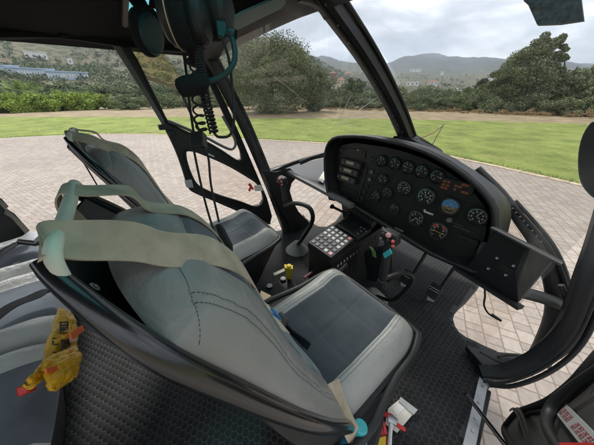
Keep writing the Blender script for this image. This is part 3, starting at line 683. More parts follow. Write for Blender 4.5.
# ---- roof with skylights and rails
def roofz(x): return 1.40 + .15 * (1 - ((x - CX) / .98) ** 2)
sky1 = [(-1.52, .46), (-1.52, .0), (-.95, .0), (-.95, .50)]; sky2 = [(-.62, .50), (-.62, .0), (-.05, .0), (-.05, .46)]
rf = MB()
def roof_grid(x0, x1, y0, y1, nx=8, ny=2):
    rf.grid(lambda u, v: V((x0 + (x1 - x0) * u, y0 + (y1 - y0) * v, roofz(x0 + (x1 - x0) * u))), nx, ny)
    rf.grid(lambda u, v: V((x0 + (x1 - x0) * u, y0 + (y1 - y0) * v, roofz(x0 + (x1 - x0) * u) + .04)), nx, ny)
for r_ in ((-1.76, .2, -1.4, .0), (-1.76, -1.5, .0, .62), (-.96, -.6, .0, .68), (-.06, .2, .0, .62), (-1.5, -.96, .0, .17), (-1.5, -.96, .48, .68), (-.6, -.06, .48, .68)): roof_grid(*r_)
roof = rf.build('roof', 'roof_lining', HELI)
for s_ in ((-1.5, -.96, .17), (-.6, -.06, .0)):
    g = MB(); g.grid(lambda u, v: V((s_[0] + (s_[1] - s_[0]) * u, s_[2] + (.48 - s_[2]) * v, roofz(s_[0] + (s_[1] - s_[0]) * u) + .03 + .03 * math.sin(math.pi * u) * math.sin(math.pi * v))), 8, 8)
    g.build('skylight', 'skylight_glass', roof)
    fr = MB(); z_ = .01
    lp = [V((s_[0], s_[2], roofz(s_[0]))), V((s_[1], s_[2], roofz(s_[1]))), V((s_[1], .48, roofz(s_[1]))), V((s_[0], .48, roofz(s_[0])))]
    fr.tube(lp, .014, n=8, closed=True); fr.build('skylight_frame', 'black_plastic', roof)
# left door header rail (edge seen from inside)
hd = MB(); hd.beam([at(-80, 24, x=-1.70), at(-20, 23, x=-1.70), at(55, 25, x=-1.70), at(128, 36, x=-1.70), at(215, 45, x=-1.68)], .09, .10, (0, 0, 1), smooth=3)
hd.beam([at(57, 32, x=-1.66), at(80, 31, x=-1.66), at(118, 38, x=-1.66)], .03, .035, (0, 0, 1), mi=0)
hd.build('door_header', 'roof_lining', HELI)
hp = MB(); hp.grid(lambda u, v: V((-1.72 + .19 * v, -1.3 + 1.9 * u, 1.43 + .035 * math.sin(math.pi * v / 2))), 20, 6); hp.build('ceiling_panel', 'roof_lining', HELI)
hd = MB(); hd.beam([V((.17, -1.3, 1.44)), V((.16, 0, 1.46)), V((.1, .58, 1.44))], .08, .09, (0, 0, 1)); hd.build('door_header', 'black_paint', HELI)
# windshield header: rounded corner into the centre post
wh = MB()
wh.beam([at(203, 57, x=-1.66), at(222, 43, x=-1.50), at(255, 24, x=-1.22), at(285, 8, x=-1.0), at(300, 1, x=-.9), at(318, -6, x=-.82)], .10, .05, (0, .35, 1), smooth=4)
wh.beam([at(318, -6, x=-.82), V((-.5, .70, 1.49)), V((-.1, .62, 1.43)), V((.06, .56, 1.42))], .10, .05, (0, .35, 1), smooth=4)
wh.build('windshield_header', 'dark_grey', HELI)
hq = MB(); hq.slab([at(*p, z=1.445) for p in [(226, 33), (228, 22), (240, 14), (268, 2), (284, -4), (286, 3), (281, 9), (262, 18), (240, 29)]], (0, 0, .006)); M['teal_lit'] = newmat('teal_lit', (.012, .075, .078), .5, var=(8, .2)); hq.build('header_panel', 'teal_lit', HELI)  # slab added; teal skylight cast on the header put into its colour
# ---- centre post
cp = MB(); a = at(318, -12, x=-.80); b_ = at(407, 138, x=-.78)
path = [a + V((0, 0, 0)), a.lerp(b_, .35) + V((0, .025, .02)), a.lerp(b_, .7) + V((0, .02, .02)), b_]
cp.beam(path, [.075, .075, .08, .085], .06, V((0, .55, .83)), smooth=6)
cp.tube([p + V((.044, .012, .02)) for p in path], .008, n=6, mi=1, smooth=6); cp.tube([p + V((-.046, .012, .02)) for p in path], .007, n=6, mi=1, smooth=6)
cp.tube([p + V((.01, -.02, -.028)) for p in path], .005, n=6, mi=1, smooth=6)
for i in range(12):
    f = (i + .5) / 12; p = a.lerp(b_, f); cp.lathe(p + V((.025, -.012, -.012 - .0)) + V((0, -.005, -.01)), (.2, -.55, -.8), [(.004, 0), (.003, .0025)], n=8, mi=2)
# gusset that rounds the corner into the header
cp.build('centre_post', ['black_paint', 'rubber', 'mid_grey'], HELI)
gs = MB(); gs.slab([at(p[0], p[1], x=-.83) for p in [(296, 3), (305, 5), (313, 8), (319, 13), (324, 21), (331, 14), (322, -6), (300, -6)]], (.03, 0, 0)); gs.build('post_gusset', 'dark_grey', HELI, bevel=.004)
pb = MB(); pb.slab([at(*p, y=1.5) for p in [(399, 141), (402, 136), (412, 134), (421, 138), (430, 147), (425, 152), (402, 150)]], (0, -.09, 0)); 
pb.slab([at(*p, y=1.42) for p in [(411, 143), (420, 139), (441, 150), (444, 156), (430, 158)]], (0, -.10, 0)); pb.build('post_base', 'black_plastic', HELI, bevel=.01)
# ---- left front pillar, double strip
pl = MB(); c = [at(206, 50, x=-1.66), at(222, 80, x=-1.67), at(246, 128, x=-1.66), at(268, 180, x=-1.62), at(281, 215, x=-1.6), at(290, 240, x=-1.56)]
pl.beam(c, .075, .06, (1, 0, .2), smooth=5)
pl.tube([p + V((.035, .028, .01)) for p in c], .010, n=8, mi=1, smooth=5); pl.tube([p + V((.035, -.028, -.01)) for p in c], .009, n=8, mi=1, smooth=5)
for i in range(22):
    f = (i + .5) / 22 * 4.2; j = int(f); p = c[j].lerp(c[j + 1], f - j); pl.lathe(p + V((.031, .012, 0)), (1, 0, .1), [(.0045, 0), (.003, .003)], n=8, mi=2)
pl.build('front_pillar', ['black_paint', 'rubber', 'mid_grey'], HELI)
# B pillar lower and rear frame on the left
fp = MB(); fp.slab([at(*p, x=-1.56) for p in [(262, 170), (276, 172), (290, 168), (298, 176), (292, 183), (290, 191), (293, 201), (299, 212), (308, 221), (312, 226), (301, 232), (290, 231), (281, 212), (270, 188)]], (-.03, 0, 0))
fp.build('lower_cheek', 'black_plastic', HELI, bevel=.004)
# windshield lower rail and the ledge above the left chin window
wr = MB(); wr.beam([at(262, 174, x=-1.6), at(280, 168, x=-1.6), at(300, 161, x=-1.45), at(326, 154, x=-1.25), at(352, 146, x=-1.0), at(400, 141, x=-.8)], .05, .03, (0, 0, 1), smooth=4)
R_ = [V((CX * 2 - p.x, p.y, p.z)) for p in [at(262, 174, x=-1.6), at(280, 168, x=-1.6), at(300, 161, x=-1.45)]]
wr.build('windshield_rail', 'black_paint', HELI)
lg = MB(); lg.slab([at(*p, z=.60) for p in [(284, 168), (300, 163.5), (328, 157), (352, 160), (352, 196), (343, 200)]], (0, 0, -.012)); lg.build('nose_ledge', 'dark_grey', HELI, bevel=.003)
le = MB(); le.beam([at(284, 170, z=.61), at(315, 186, z=.61), at(352, 206, z=.60)], .045, .03, (0, 0, 1)); le.build('ledge_trim', 'mid_grey', HELI)
# thin white slab lying on the ledge
cdp = MB(); cdp.slab([at(*p, z=.615) for p in [(318, 180), (326, 168), (329, 171), (323, 183)]], (0, 0, .002)); tag(cdp.build('card', 'paper'), 'small flat white piece on the dark ledge at the left end of the instrument panel', 'card')
vp = MB(); vp.beam([at(300, 163, x=-1.42), at(312, 158, x=-1.35), at(326, 155, x=-1.25)], .03, .03, (0, 0, 1), smooth=3); vp.build('defrost_duct', 'black_plastic', HELI, bevel=.003)
# ---- glass
def ws(side):
    tl, tr, bl, br = V((-1.64, .58, 1.42)), V((-.82, .70, 1.48)), at(262, 175, x=-1.6), V((-.8, 1.53, .92))
    def f(u, v):
        p = tl.lerp(tr, u).lerp(bl.lerp(br, u) + V((-.12, .16, -.02)) * math.sin(math.pi * u), v) + V((0, .10, .05)) * math.sin(math.pi * v) * (.4 + .6 * u)
        if side: p.x = 2 * CX - p.x
        return p
    mb = MB(); mb.grid(f, 14, 14); return mb.build('windshield', 'windshield_glass', HELI)
wsL = ws(0); ws(1)
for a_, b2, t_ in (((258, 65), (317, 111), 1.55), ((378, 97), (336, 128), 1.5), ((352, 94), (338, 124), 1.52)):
    q = MB(); q.tube([at(*a_, t=t_), at((a_[0] + b2[0]) / 2, (a_[1] + b2[1]) / 2 - 1, t=t_), at(*b2, t=t_)], [.0012, .003, .0012], n=6, smooth=3); q.build('glass_streak', glassmat('streak', (.8, .8, .8), .1, .3, .55) if 'streak' not in M else M['streak'], wsL)  # thin pale streaks laid over the left pane
def chin(side):
    a, b_, c, d = V((-1.58, 1.2, .0)), V((-1.05, 1.9, .02)), V((-1.5, 1.45, .55)), V((-1.0, 1.75, .55))
    def f(u, v):
        p = a.lerp(b_, u).lerp(c.lerp(d, u), v) + V((-.12, .25, -.1)) * math.sin(math.pi * v) * .8 + V((-.1, .2, 0)) * math.sin(math.pi * u)
        if v < .5: p.z -= .25 * (1 - v * 2) * math.sin(math.pi * u)
        if side: p.x = 2 * CX - p.x
        return p
    mb = MB(); mb.grid(f, 12, 12); return mb.build('chin_window', 'chin_glass', HELI)
chin(0); chin(1)
# ---- left door (ajar, hinged on the front pillar) : frame with two window openings
DX = -1.70
outer = [(108, 34), (126, 62), (147, 96), (163, 122), (176, 148), (184, 170), (189, 186), (196, 192), (215, 200), (240, 211), (262, 222), (270, 224), (272, 216), (267, 198), (256, 172), (240, 135), (224, 100), (208, 66), (199, 46), (150, 38)]
low = [(185, 152), (188, 150), (196, 151), (206, 155), (218, 160), (232, 167), (247, 176), (257, 183), (263, 193), (264, 200), (261, 205), (254, 207), (240, 202), (220, 196), (205, 190), (196, 184), (190, 173), (186, 161)]
upp = [(126, 41), (136, 60), (148, 84), (159, 106), (166, 120), (172, 125), (190, 134), (204, 141), (220, 150), (232, 158), (238, 161), (242, 159), (241, 151), (232, 130), (218, 100), (204, 70), (193, 48), (150, 42)]
dp = lambda L_: [at(*p, x=DX) for p in L_]
door = MB(); door.slab(dp(outer), (-.035, 0, 0), 0, [dp(low), dp(upp)])
door.tube(rnd_loop(dp(low), 3), .010, n=8, closed=True, mi=1); door.tube(rnd_loop(dp(upp), 3), .009, n=8, closed=True, mi=1)
door.tube(dp([(108, 34), (126, 62), (147, 96), (163, 122), (176, 148), (184, 170), (189, 186), (196, 192), (215, 200), (240, 211), (262, 222), (270, 223)]), .013, n=8, mi=0, smooth=3)
dl = door.build('door', ['black_paint', 'rubber'], HELI, bevel=.004, label='left front door, ajar, with two window openings')
st = MB(); st.slab([p + V((.008, 0, 0)) for p in dp([(108, 36), (112, 36), (160, 114), (168, 132), (160, 120)])], (.006, 0, 0)); st.build('door_trim', 'mid_grey', dl)
g = MB(); g.grid(lambda u, v: at(110 + 140 * u + 0, 40 + 125 * v, x=DX - .015), 2, 2)
for nm, lp, mt in (('door_pane', upp, 'door_glass'), ('door_pane', low, 'chin_glass')):
    pp = [p + V((-.016, 0, 0)) for p in dp(lp)]; g = MB(); g.add(pp, [tuple(t) for t in tessellate_polygon([pp])]); g.build(nm, mt, dl)
pp = [p + V((.004, 0, 0)) for p in dp([(126, 42), (150, 44), (162, 52), (172, 64), (181, 78), (190, 93), (178, 87), (145, 74), (138, 64)])]
g = MB(); g.slab(pp, (-.002, 0, 0)); g.build('sun_film', 'amber_film', dl)
g = MB(); g.beam(dp([(146, 77), (165, 84), (188, 93)]), .02, .012, (1, 0, 0)); g.build('film_rail', 'tan', dl)
g = MB(); g.tube(dp([(180, 90), (190, 112), (203, 137)]), .008, n=8); g.build('window_strut', 'black_paint', dl)
g = MB(); g.tube([p + V((.01, 0, 0)) for p in dp([(168, 121), (185, 128), (205, 137), (222, 146), (231, 149), (235, 144), (232, 134), (222, 116)])], .010, n=8, smooth=4); g.build('sliding_frame', 'mid_grey', dl)
g = MB(); g.slab([p + V((.02, 0, 0)) for p in dp([(184, 180), (191, 179), (193, 187), (186, 187)])], (-.03, 0, 0)); g.build('latch', 'alu', dl, bevel=.003)
g = MB(); g.box(at(163, 127, x=DX + .01), (.04, .05, .03)); g.box(at(172, 133, x=DX + .01), (.03, .04, .03)); g.build('hinge', 'black_plastic', dl, bevel=.004)
g = MB(); g.beam(dp([(206, 153), (214, 157)]), .012, .01, (1, 0, 0), mi=0); g.build('door_label', 'white', dl)
g = MB(); g.beam([p + V((.006, 0, 0)) for p in dp([(113, 38), (129, 64), (149, 98), (163, 121)])], .018, .008, (1, 0, 0)); g.build('door_trim', 'mid_grey', dl)
# white tag hanging with a red grip on the pillar
tg = MB(); tg.slab([at(*p, x=-1.55) for p in [(254, 185.5), (262, 185), (263, 191), (255, 191)]], (-.003, 0, 0), 0); tg.build('handle_tag', 'paper', dl)
tg = MB(); tg.tube([at(*p, x=-1.54) for p in [(249, 191), (251, 186), (249, 184), (253, 189)]], .009, n=8, smooth=3); tg.build('door_handle', 'red', dl)

# ---- right side: front pillar, nose frame arc, door sill cheek
rp_ = MB(); c = [at(481, 372, z=.02), at(505, 372, z=.07), at(540, 357, z=.2), at(570, 328, z=.38), at(592, 275, z=.62), at(612, 215, z=.82), at(640, 110, z=1.15)]
P_, _ = resample(c, [1] * len(c), 5, False)
rp_.beam(c, [.055, .06, .07, .078, .08, .08, .08], .05, (0, -.45, 1), smooth=5)
rp_.tube([p + V((.045, -.02, -.02)) for p in c], .009, n=8, mi=1, smooth=5)
rp_.tube([p + V((.02, -.05, .01)) for p in c], .006, n=8, mi=1, smooth=5)
rp_.build('front_pillar', ['black_plastic', 'rubber'], HELI)
na = MB(); c = [at(478, 168, y=1.25), at(500, 192, y=1.27), at(521, 221, y=1.3), at(537, 242, y=1.32), at(549, 266, y=1.33), at(556, 292, y=1.33), at(555, 318, y=1.30), at(546, 344, y=1.27), at(538, 362, y=1.2)]
na.tube(c, [.012, .018, .024, .03, .034, .036, .036, .038, .04], n=12, smooth=4)
c2 = [at(512, 205, y=1.27), at(531, 226, y=1.29), at(549, 248, y=1.31), at(561, 272, y=1.31), at(568, 297, y=1.31), at(571, 318, y=1.28)]
na.tube(c2, .011, n=8, mi=1, smooth=4)
na.tube([p + V((.0, .03, .012)) for p in c2], .008, n=8, mi=0, smooth=4)
for i in range(9): p = c2[0].lerp(c2[1], i / 5) if i < 5 else c2[1].lerp(c2[2], (i - 5) / 4); na.lathe(p + V((-.01, -.012, .004)), (-.3, -1, .4), [(.004, 0), (.003, .003)], n=8, mi=2)
na.build('nose_frame', ['dark_grey', 'rubber', 'steel'], HELI)
sa_ = MB(); sa_.beam([at(517, 291, y=1.12), at(540, 297, y=1.2), at(560, 304, y=1.28)], .045, .03, (0, -.6, 1), smooth=3); sa_.build('frame_strut', 'dark_grey', HELI)
hb = MB(); hb.tube([at(*p, y=1.24) for p in [(561, 285), (566, 298), (568, 312)]], .010, n=10, smooth=3); hb.build('grab_handle', 'dark_grey', HELI)
ck = MB(); ck.hull8([at(*p, z=.01) for p in [(465, 351), (500, 354), (530, 357), (528, 372), (487, 381)]], [at(*p, z=.05) for p in [(465, 345), (500, 352), (528, 354), (528, 366), (489, 372)]])
ck.build('floor_cheek', 'black_plastic', HELI, bevel=.004)
wbr = MB()
wbr.tube([at(*p, z=.07) for p in [(498, 357), (508, 355), (522, 356), (530, 358)]], .006, n=7, smooth=3)
wbr.tube([at(*p, z=.08) for p in [(480, 352), (495, 360), (510, 366), (528, 369)]], .005, n=7, smooth=3)
wbr.box(at(504, 366, z=.07), (.012, .05, .03)); wbr.box(at(521, 360, z=.08), (.03, .02, .03)); wbr.build('wiring', 'rubber', HELI)
# rounded black pad at the right edge (upper end of the door frame padding)
pd = MB(); pp = [at(*p, y=.95) for p in [(600, 120), (589, 125), (581, 140), (578, 160), (580, 180), (588, 193), (600, 201), (622, 205), (630, 150), (622, 118)]]
pd.slab(rnd_loop(pp, 3), (0, .05, 0)); pd.build('pillar_pad', 'black_plastic', HELI, bevel=.012)
# tinted sun visor hung from the roof front
sv = MB(); sv.slab([at(*p, y=.62) for p in [(518, -22), (525, -2), (537, 24.5), (560, 23.5), (583, 20), (581, -2), (578, -22)]], (0, .012, 0))
sv.tube([at(524, 0, y=.615), at(531, 6.5, y=.615), at(551, 6, y=.615)], .0012, n=6, mi=1)
sv.build('sun_visor', [newmat('visor', (.10, .11, .125), .5, bump=(150, .4, 'noise'), var=(160, .45)), 'mid_grey'], HELI, bevel=.003)

# ---- right door, open, hanging outside the sill: trim panel, seal, placard
RX = .24
rd = MB(); o_ = [(600, 352), (585, 369), (572, 383), (551, 399), (534, 405), (518, 410), (510, 418), (503, 431), (511, 447), (530, 480), (600, 540), (720, 500), (720, 330), (640, 310)]
rd.slab([at(*p, x=RX) for p in o_], (.04, 0, 0), 0)
rd.tube([at(*p, x=RX) for p in [(600, 354), (585, 371), (572, 385), (551, 401), (534, 408), (519, 413), (511, 421), (505, 431), (512, 446), (530, 480)]], .014, n=10, mi=1, smooth=4)
rd.tube([at(*p, x=RX - .004) for p in [(600, 372), (580, 390), (560, 405), (545, 411), (530, 413), (521, 418), (520, 428), (524, 444), (540, 470)]], .006, n=8, mi=1, smooth=4)
rdoor = rd.build('door', ['dark_grey', 'rubber'], HELI, bevel=.006, label='right front door, open, its inner trim panel at the lower right corner')
ar = MB(); ar.tube([at(*p, x=RX - .03) for p in [(560, 452), (548, 430), (548, 415), (556, 402), (575, 386), (600, 368)]], [.010, .013, .014, .014, .012, .010], n=12, smooth=4); ar.build('armrest', 'black_plastic', rdoor)
hs = MB(); hs.tube([at(*p, x=RX - .02) for p in [(586, 380), (592, 372), (604, 362)]], .007, n=8); hs.build('pull_handle', 'steel', rdoor)
fr_ = at(553, 408, x=RX - .012); e1 = at(565, 399, x=RX - .012) - fr_; e2 = at(584, 447, x=RX - .012) - fr_; e2 = e2 * 1.15; e1 = e1 * .85
plc = MB(); N_ = V((-1, 0, 0)); pp = []
pp = [fr_ + e1 * .15, fr_ + e1 * .85, fr_ + e1 + e2 * .06, fr_ + e1 + e2, fr_ + e2, fr_ + e2 * .06]
plc.slab(pp, N_ * .006, 0)
for f in (.05,): 
    for g_ in (.22, .78): plc.lathe(fr_ + e1 * g_ + e2 * .06 + N_ * .006, N_, [(.010, 0), (.009, .002, 2), (.006, .001, 2)], n=14, mi=2)
# red block characters, two columns reading down the plate
for i in range(9):
    if i == 4: continue
    for k_ in range(2):
        for s_ in ((0, 0, 1, .3), (0, .55, .35, .45), (.6, .45, .4, .55)) if (i + k_) % 2 else ((0, 0, .35, 1), (.35, .35, .3, .3), (.7, 0, .3, 1)):
            a_ = fr_ + e1 * (.22 + k_ * .30 + s_[0] * .24) + e2 * (.17 + i * .085 + s_[1] * .06) + N_ * .0065
            u_ = e1 * .24 * s_[2]; w_ = e2 * .06 * s_[3]; plc.slab([a_, a_ + u_, a_ + u_ + w_, a_ + w_], N_ * .0006, 1)
plc.build('placard', ['placard', 'dred', 'steel'], rdoor)
rt = MB(); rt.ribbon([at(*p, x=RX - .03) for p in [(556, 449), (575, 450), (598, 451)]], .03, .003, side=(0, .2, 1), mi=0); rt.build('red_tab', 'red', rdoor)
stp = MB()
for o2 in (0, 4): stp.ribbon([at(*p, x=RX - .02) for p in [(510 + o2, 410), (514 + o2, 409), (519 + o2, 417), (524 + o2, 432), (528 + o2, 450)]], .012, .003, side=(0, 1, .3), smooth=4)
stp.build('door_strap', 'black_plastic', rdoor)
rod = MB(); rod.tube([at(465.5, 393.5, z=.10), at(470, 399, z=.09), at(508, 449, z=.0), at(530, 480, z=-.05)], [.007, .008, .009, .009], n=10); rod.build('gas_strut', 'black_gloss', HELI)
# ================================================================== SEATS
SX = -.365
BV = V((0, -.35, .66)); BN = V((0, .883, .469))
def half(v): return clerp(v, [0, .25, .5, .7, .85, .93, 1.0], [.250, .252, .235, .205, .182, .156, .120])
def back(u, v, off=0): return V((SX + u * half(v), .27 - .35 * v, .40 + .66 * v)) + BN * off
def bcush(u, v):  # u,v in -1..1, 0..1
    u = math.copysign(1 - (1 - abs(u)) ** 1.0, u)
    vt = .945 - .09 * abs(u) ** 4; vv = .02 + v * (vt - .02)
    a = abs(u)
    edge = max(0, 1 - a ** 3.2) ** .5; tope = max(0, 1 - v ** 16) ** .5 * min(1, (v * 10) ** .5 if v < .1 else 1)
    d = clerp(vv, [0, .1, .3, .5, .6, .7, .76, .84, .90, .95, .97], [.031, .033, .043, .059, .074, .092, .098, .094, .082, .06, .05]) * 1.10 * (1 - .12 * math.exp(-(a / .38) ** 2))
    # folds and puckers of worn leather
    k = min(1, max(0, (a - .56) / .1))
    d += noise.noise(V((u * 3, v * 9, 1.3))) * .004 + k * noise.noise(V((u * 4, v * 11, 4.3))) * .0016 - k * max(0, noise.noise(V((u * 9 + v * 12, v * 34 - u * 5, 2.2))) - .1) * .004
    for g in (.80, .845): d -= .0035 * math.exp(-((a - g) / .012) ** 2)
    d -= .006 * math.exp(-((a - .58) / .016) ** 2) * (v < .9) + .005 * math.exp(-((v - .90) / .008) ** 2) * (a < .58)
    if a > .58: d -= .005 * math.exp(-((v - .955) / .007) ** 2)
    if a < .56:
        for g in (.25, .5, .75): d -= .003 * math.exp(-((v - g) / .012) ** 2)
    return back(u * .985, vv, d * edge * tope + .004)
def ez(u): return math.copysign(1 - (1 - abs(u)) ** 1.8, u)
def make_seat():
    sh = MB()   # shell: back panel and tub
    def dpth(v): return clerp(v, [0, .3, .6, .8, 1], [.10, .065, .022, .008, .0])
    sh.grid(lambda u, v: back((u * 2 - 1) * .985, v * .985, .004 - .035 * (1 - (u * 2 - 1) ** 2)), 16, 24)
    sh.grid(lambda u, v: back((u * 2 - 1) * .985, v * .985, -dpth(v) - .035 * (1 - (u * 2 - 1) ** 4)), 16, 24)
    # sides of the shell going down behind the pan
    for s in (-1, 1):
        sh.grid(lambda u, v: back(s * .988, v * .985, .004 - (dpth(v) + .004) * u), 4, 24)
    # tub: walls around the cushion
    T = [V((SX - .25, .20, .355)), V((SX + .25, .20, .355)), V((SX + .255, .50, .375)), V((SX + .235, .66, .395)), V((SX + .17, .695, .40)), V((SX - .17, .695, .40)), V((SX - .235, .66, .395)), V((SX - .255, .50, .375))]
    Bm = [V((SX - .21, .18, .06)), V((SX + .21, .18, .06)), V((SX + .21, .44, .06)), V((SX + .19, .52, .10)), V((SX + .14, .55, .10)), V((SX - .14, .55, .10)), V((SX - .19, .52, .10)), V((SX - .21, .44, .06))]
    Md = [b.lerp(t, .75) for b, t in zip(Bm, T)]
    q = 8; fs = []
    for g in (0, 1): fs += [(g * q + i, g * q + (i + 1) % q, (g + 1) * q + (i + 1) % q, (g + 1) * q + i) for i in range(q)]
    fs += [tuple(range(q))[::-1], tuple(range(2 * q, 3 * q))]
    sh.add(Bm + Md + T, fs)
    seat = sh.build('seat', 'black_plastic', HELI, bevel=.006)
    rim = MB(); lp = [V(p) + V((0, 0, .004)) for p in T]; rim.tube(rnd_loop(lp, 4), .013, n=10, closed=True); rim.build('seat_rim', 'black_plastic', seat)
    # tube frame following the back's outline
    for s in (-1, 1):
        t = MB(); t.tube([back(s, v, -.002) for v in (0, .15, .3, .45, .6, .72, .82, .9, .96, 1.0)] + [back(s * .9, 1.02, .0)], [.016, .016, .016, .016, .016, .016, .015, .0135, .011, .009, .008], n=14, smooth=3)
        t.build('back_tube', 'black_gloss', seat)
    b = MB(); b.grid(lambda u, v: bcush(ez(u * 2 - 1), 1 - (1 - v) ** 1.9), 110, 100, mfn=lambda u, v: 1 if (abs(ez(u * 2 - 1)) < .58 and 1 - (1 - v) ** 1.9 < .90) else 0)
    def stitch(fn, n_):
        P = [fn(i / n_) for i in range(n_ + 1)]
        for i in range(0, n_, 1):
            if i % 3 == 2: continue
            b.tube([P[i], P[i + 1]], .0005, n=4, mi=2)
    for s in (-1, 1):
        for g in (.80, .845): stitch(lambda t: bcush(s * g, .03 + .925 * t) + BN * .0004 + V((s * .0008, 0, 0)), 420)
        stitch(lambda t: bcush(s * (.58 + .40 * t), .955) + BN * .0006, 80)
    b.build('backrest_cushion', ['leather', 'suede', 'thread'], seat, ang=80)
    # seat cushion
    def sc_(u, v):
        a = abs(u); y = .215 + .475 * v; w_ = .235 - .03 * max(0, v - .75) / .25 * max(0, v - .75) / .25
        ed = max(0, 1 - a ** 6) ** .5 * max(0, 1 - v ** 10) ** .5
        h = .045 + .028 * math.exp(-((a - .78) / .2) ** 2) + .03 * math.exp(-((v - .86) / .12) ** 2) 
        h -= .005 * math.exp(-((a - .63) / .02) ** 2) 
        if a < .63:
            for g in (.36, .68): h -= .004 * math.exp(-((v - g) / .01) ** 2)
            h -= .004 * math.exp(-(a / .02) ** 2)
        h += noise.noise(V((u * 2.5, v * 4, 7))) * .006 - max(0, noise.noise(V((u * 8 + v * 10, v * 14 - u * 6, 9))) - .1) * .005 * (1 if a > .63 else .4)
        zb = .355 + .045 * v
        return V((SX + u * w_, y, zb + h * ed))
    c = MB(); c.grid(lambda u, v: sc_(u * 2 - 1, v), 70, 60, mfn=lambda u, v: 1 if abs(u * 2 - 1) < .63 else 0)
    b = c
    for s in (-1, 1):
        for g in (.67, .72): stitch(lambda t: sc_(s * g, .05 + .9 * t) + V((0, 0, .0006)), 180)
    c.build('seat_cushion', ['leather_pale', 'suede', 'thread'], seat, ang=80)
    # cream foam-covered top bar
    f = MB(); f.tube([back(-1.0, 1.0, .005), back(-.9, 1.02, .01), back(-.3, 1.02, .012), back(.3, 1.02, .012), back(.9, 1.02, .01), back(1.0, .99, .0)], [.006, .0075, .0075, .0072, .0068, .005], n=14, smooth=4)
    f.build('top_bar', 'cream', seat)
    # caps on the shell between bar and cushion
    for (u, v) in ((.45, .93), (.62, .965), (-.5, .93)):
        k = MB(); k.lathe(back(u, v, -.028), BN, [(.007, 0), (.0065, .005), (.004, .006), (.003, .003, 1)], n=16); k.build('fixing_bolt', ['cream', 'steel'], seat)
    # harness: two shoulder straps over the bar meeting at the middle
    W5 = .049
    def cu(u, v, o): return bcush(u, (v - .02) / (.925 - .09 * abs(u) ** 4)) + BN * o
    near = [back(.76, 1.012, -.010), back(.76, 1.030, .008), back(.72, 1.005, .022), back(.62, .96, .048), cu(.55, .91, .012), cu(.47, .84, .006), cu(.40, .74, .003), cu(.34, .62, .003), cu(.27, .48, .004), cu(.15, .34, .010)]
    far = [back(-.50, .94, -.022), back(-.50, .975, -.016), back(-.50, 1.015, -.010), back(-.50, 1.034, .008), back(-.49, 1.01, .026), back(-.47, .965, .060), cu(-.45, .91, .006), cu(-.42, .84, .004), cu(-.38, .74, .003), cu(-.30, .62, .003), cu(-.16, .48, .005), cu(-.04, .32, .014)]
    for p_, sd_ in ((near, [(1, 0, -.15), (1, 0, -.4), (1, 0, -.85), (1, 0, -.75), (1, 0, -.5), (1, 0, -.3), (1, 0, 0)]), (far, (1, 0, 0))):
        r = MB(); r.ribbon(p_, W5, .0022, side=sd_, smooth=8); r.build('shoulder_strap', 'belt', seat)
    bk = MB(); bk.lathe(cu(0, .30, .02), BN, [(.020, -.01), (.020, .006), (.016, .010), (.005, .009)], n=20, mi=0); bk.box(cu(0, .36, .014), (.026, .008, .035), Matrix.Rotation(math.radians(28), 3, 'X'), mi=1)
    bk.build('harness_buckle', ['dark_grey', 'blue'], seat)
    lt = MB()
    for pp_ in ([(281, 320, .50), (290, 330, .465), (300, 339, .452), (309, 347, .450)], [(287, 333, .49), (295, 346, .462), (302, 355, .452), (307, 362, .450)]):
        lt.ribbon([at(a_, b_, z=c_) for a_, b_, c_ in pp_], .024, .006, side=(1, .35, .1), smooth=3)
    lt.build('lap_strap', 'foam', seat)
    return seat
seat = make_seat()
SOFF = V((-.87, -.06, -.005))
seat2 = copy_tree(seat, HELI, SOFF)
tag(seat, 'right front seat, nearest the camera, its belts crossing the backrest'); tag(seat2, 'left front seat beside the open left side of the cabin')
# the far seat's dark adjuster strap hanging behind it
ms = MB(); ms.ribbon([at(76, 150, y=-.16), at(87, 168, y=-.16), at(100, 190, y=-.15)], .022, .003, side=(1, 0, 0)); ms.lathe(at(74, 147, y=-.165), (1, 0, 0), [(.02, -.015), (.02, .015)], n=14); ms.build('adjuster_strap', 'belt_dark', seat2)
# right seat: loose end of the lap belt hanging over the tub rim at right
lb = MB(); lb.ribbon([V((SX + .17, .27, .50)), V((SX + .215, .26, .46)), V((SX + .262, .265, .40)), V((SX + .275, .30, .28)), V((SX + .27, .33, .18))], .045, .0022, side=(0, 1, .1), smooth=5); lb.build('lap_belt', 'belt', seat)
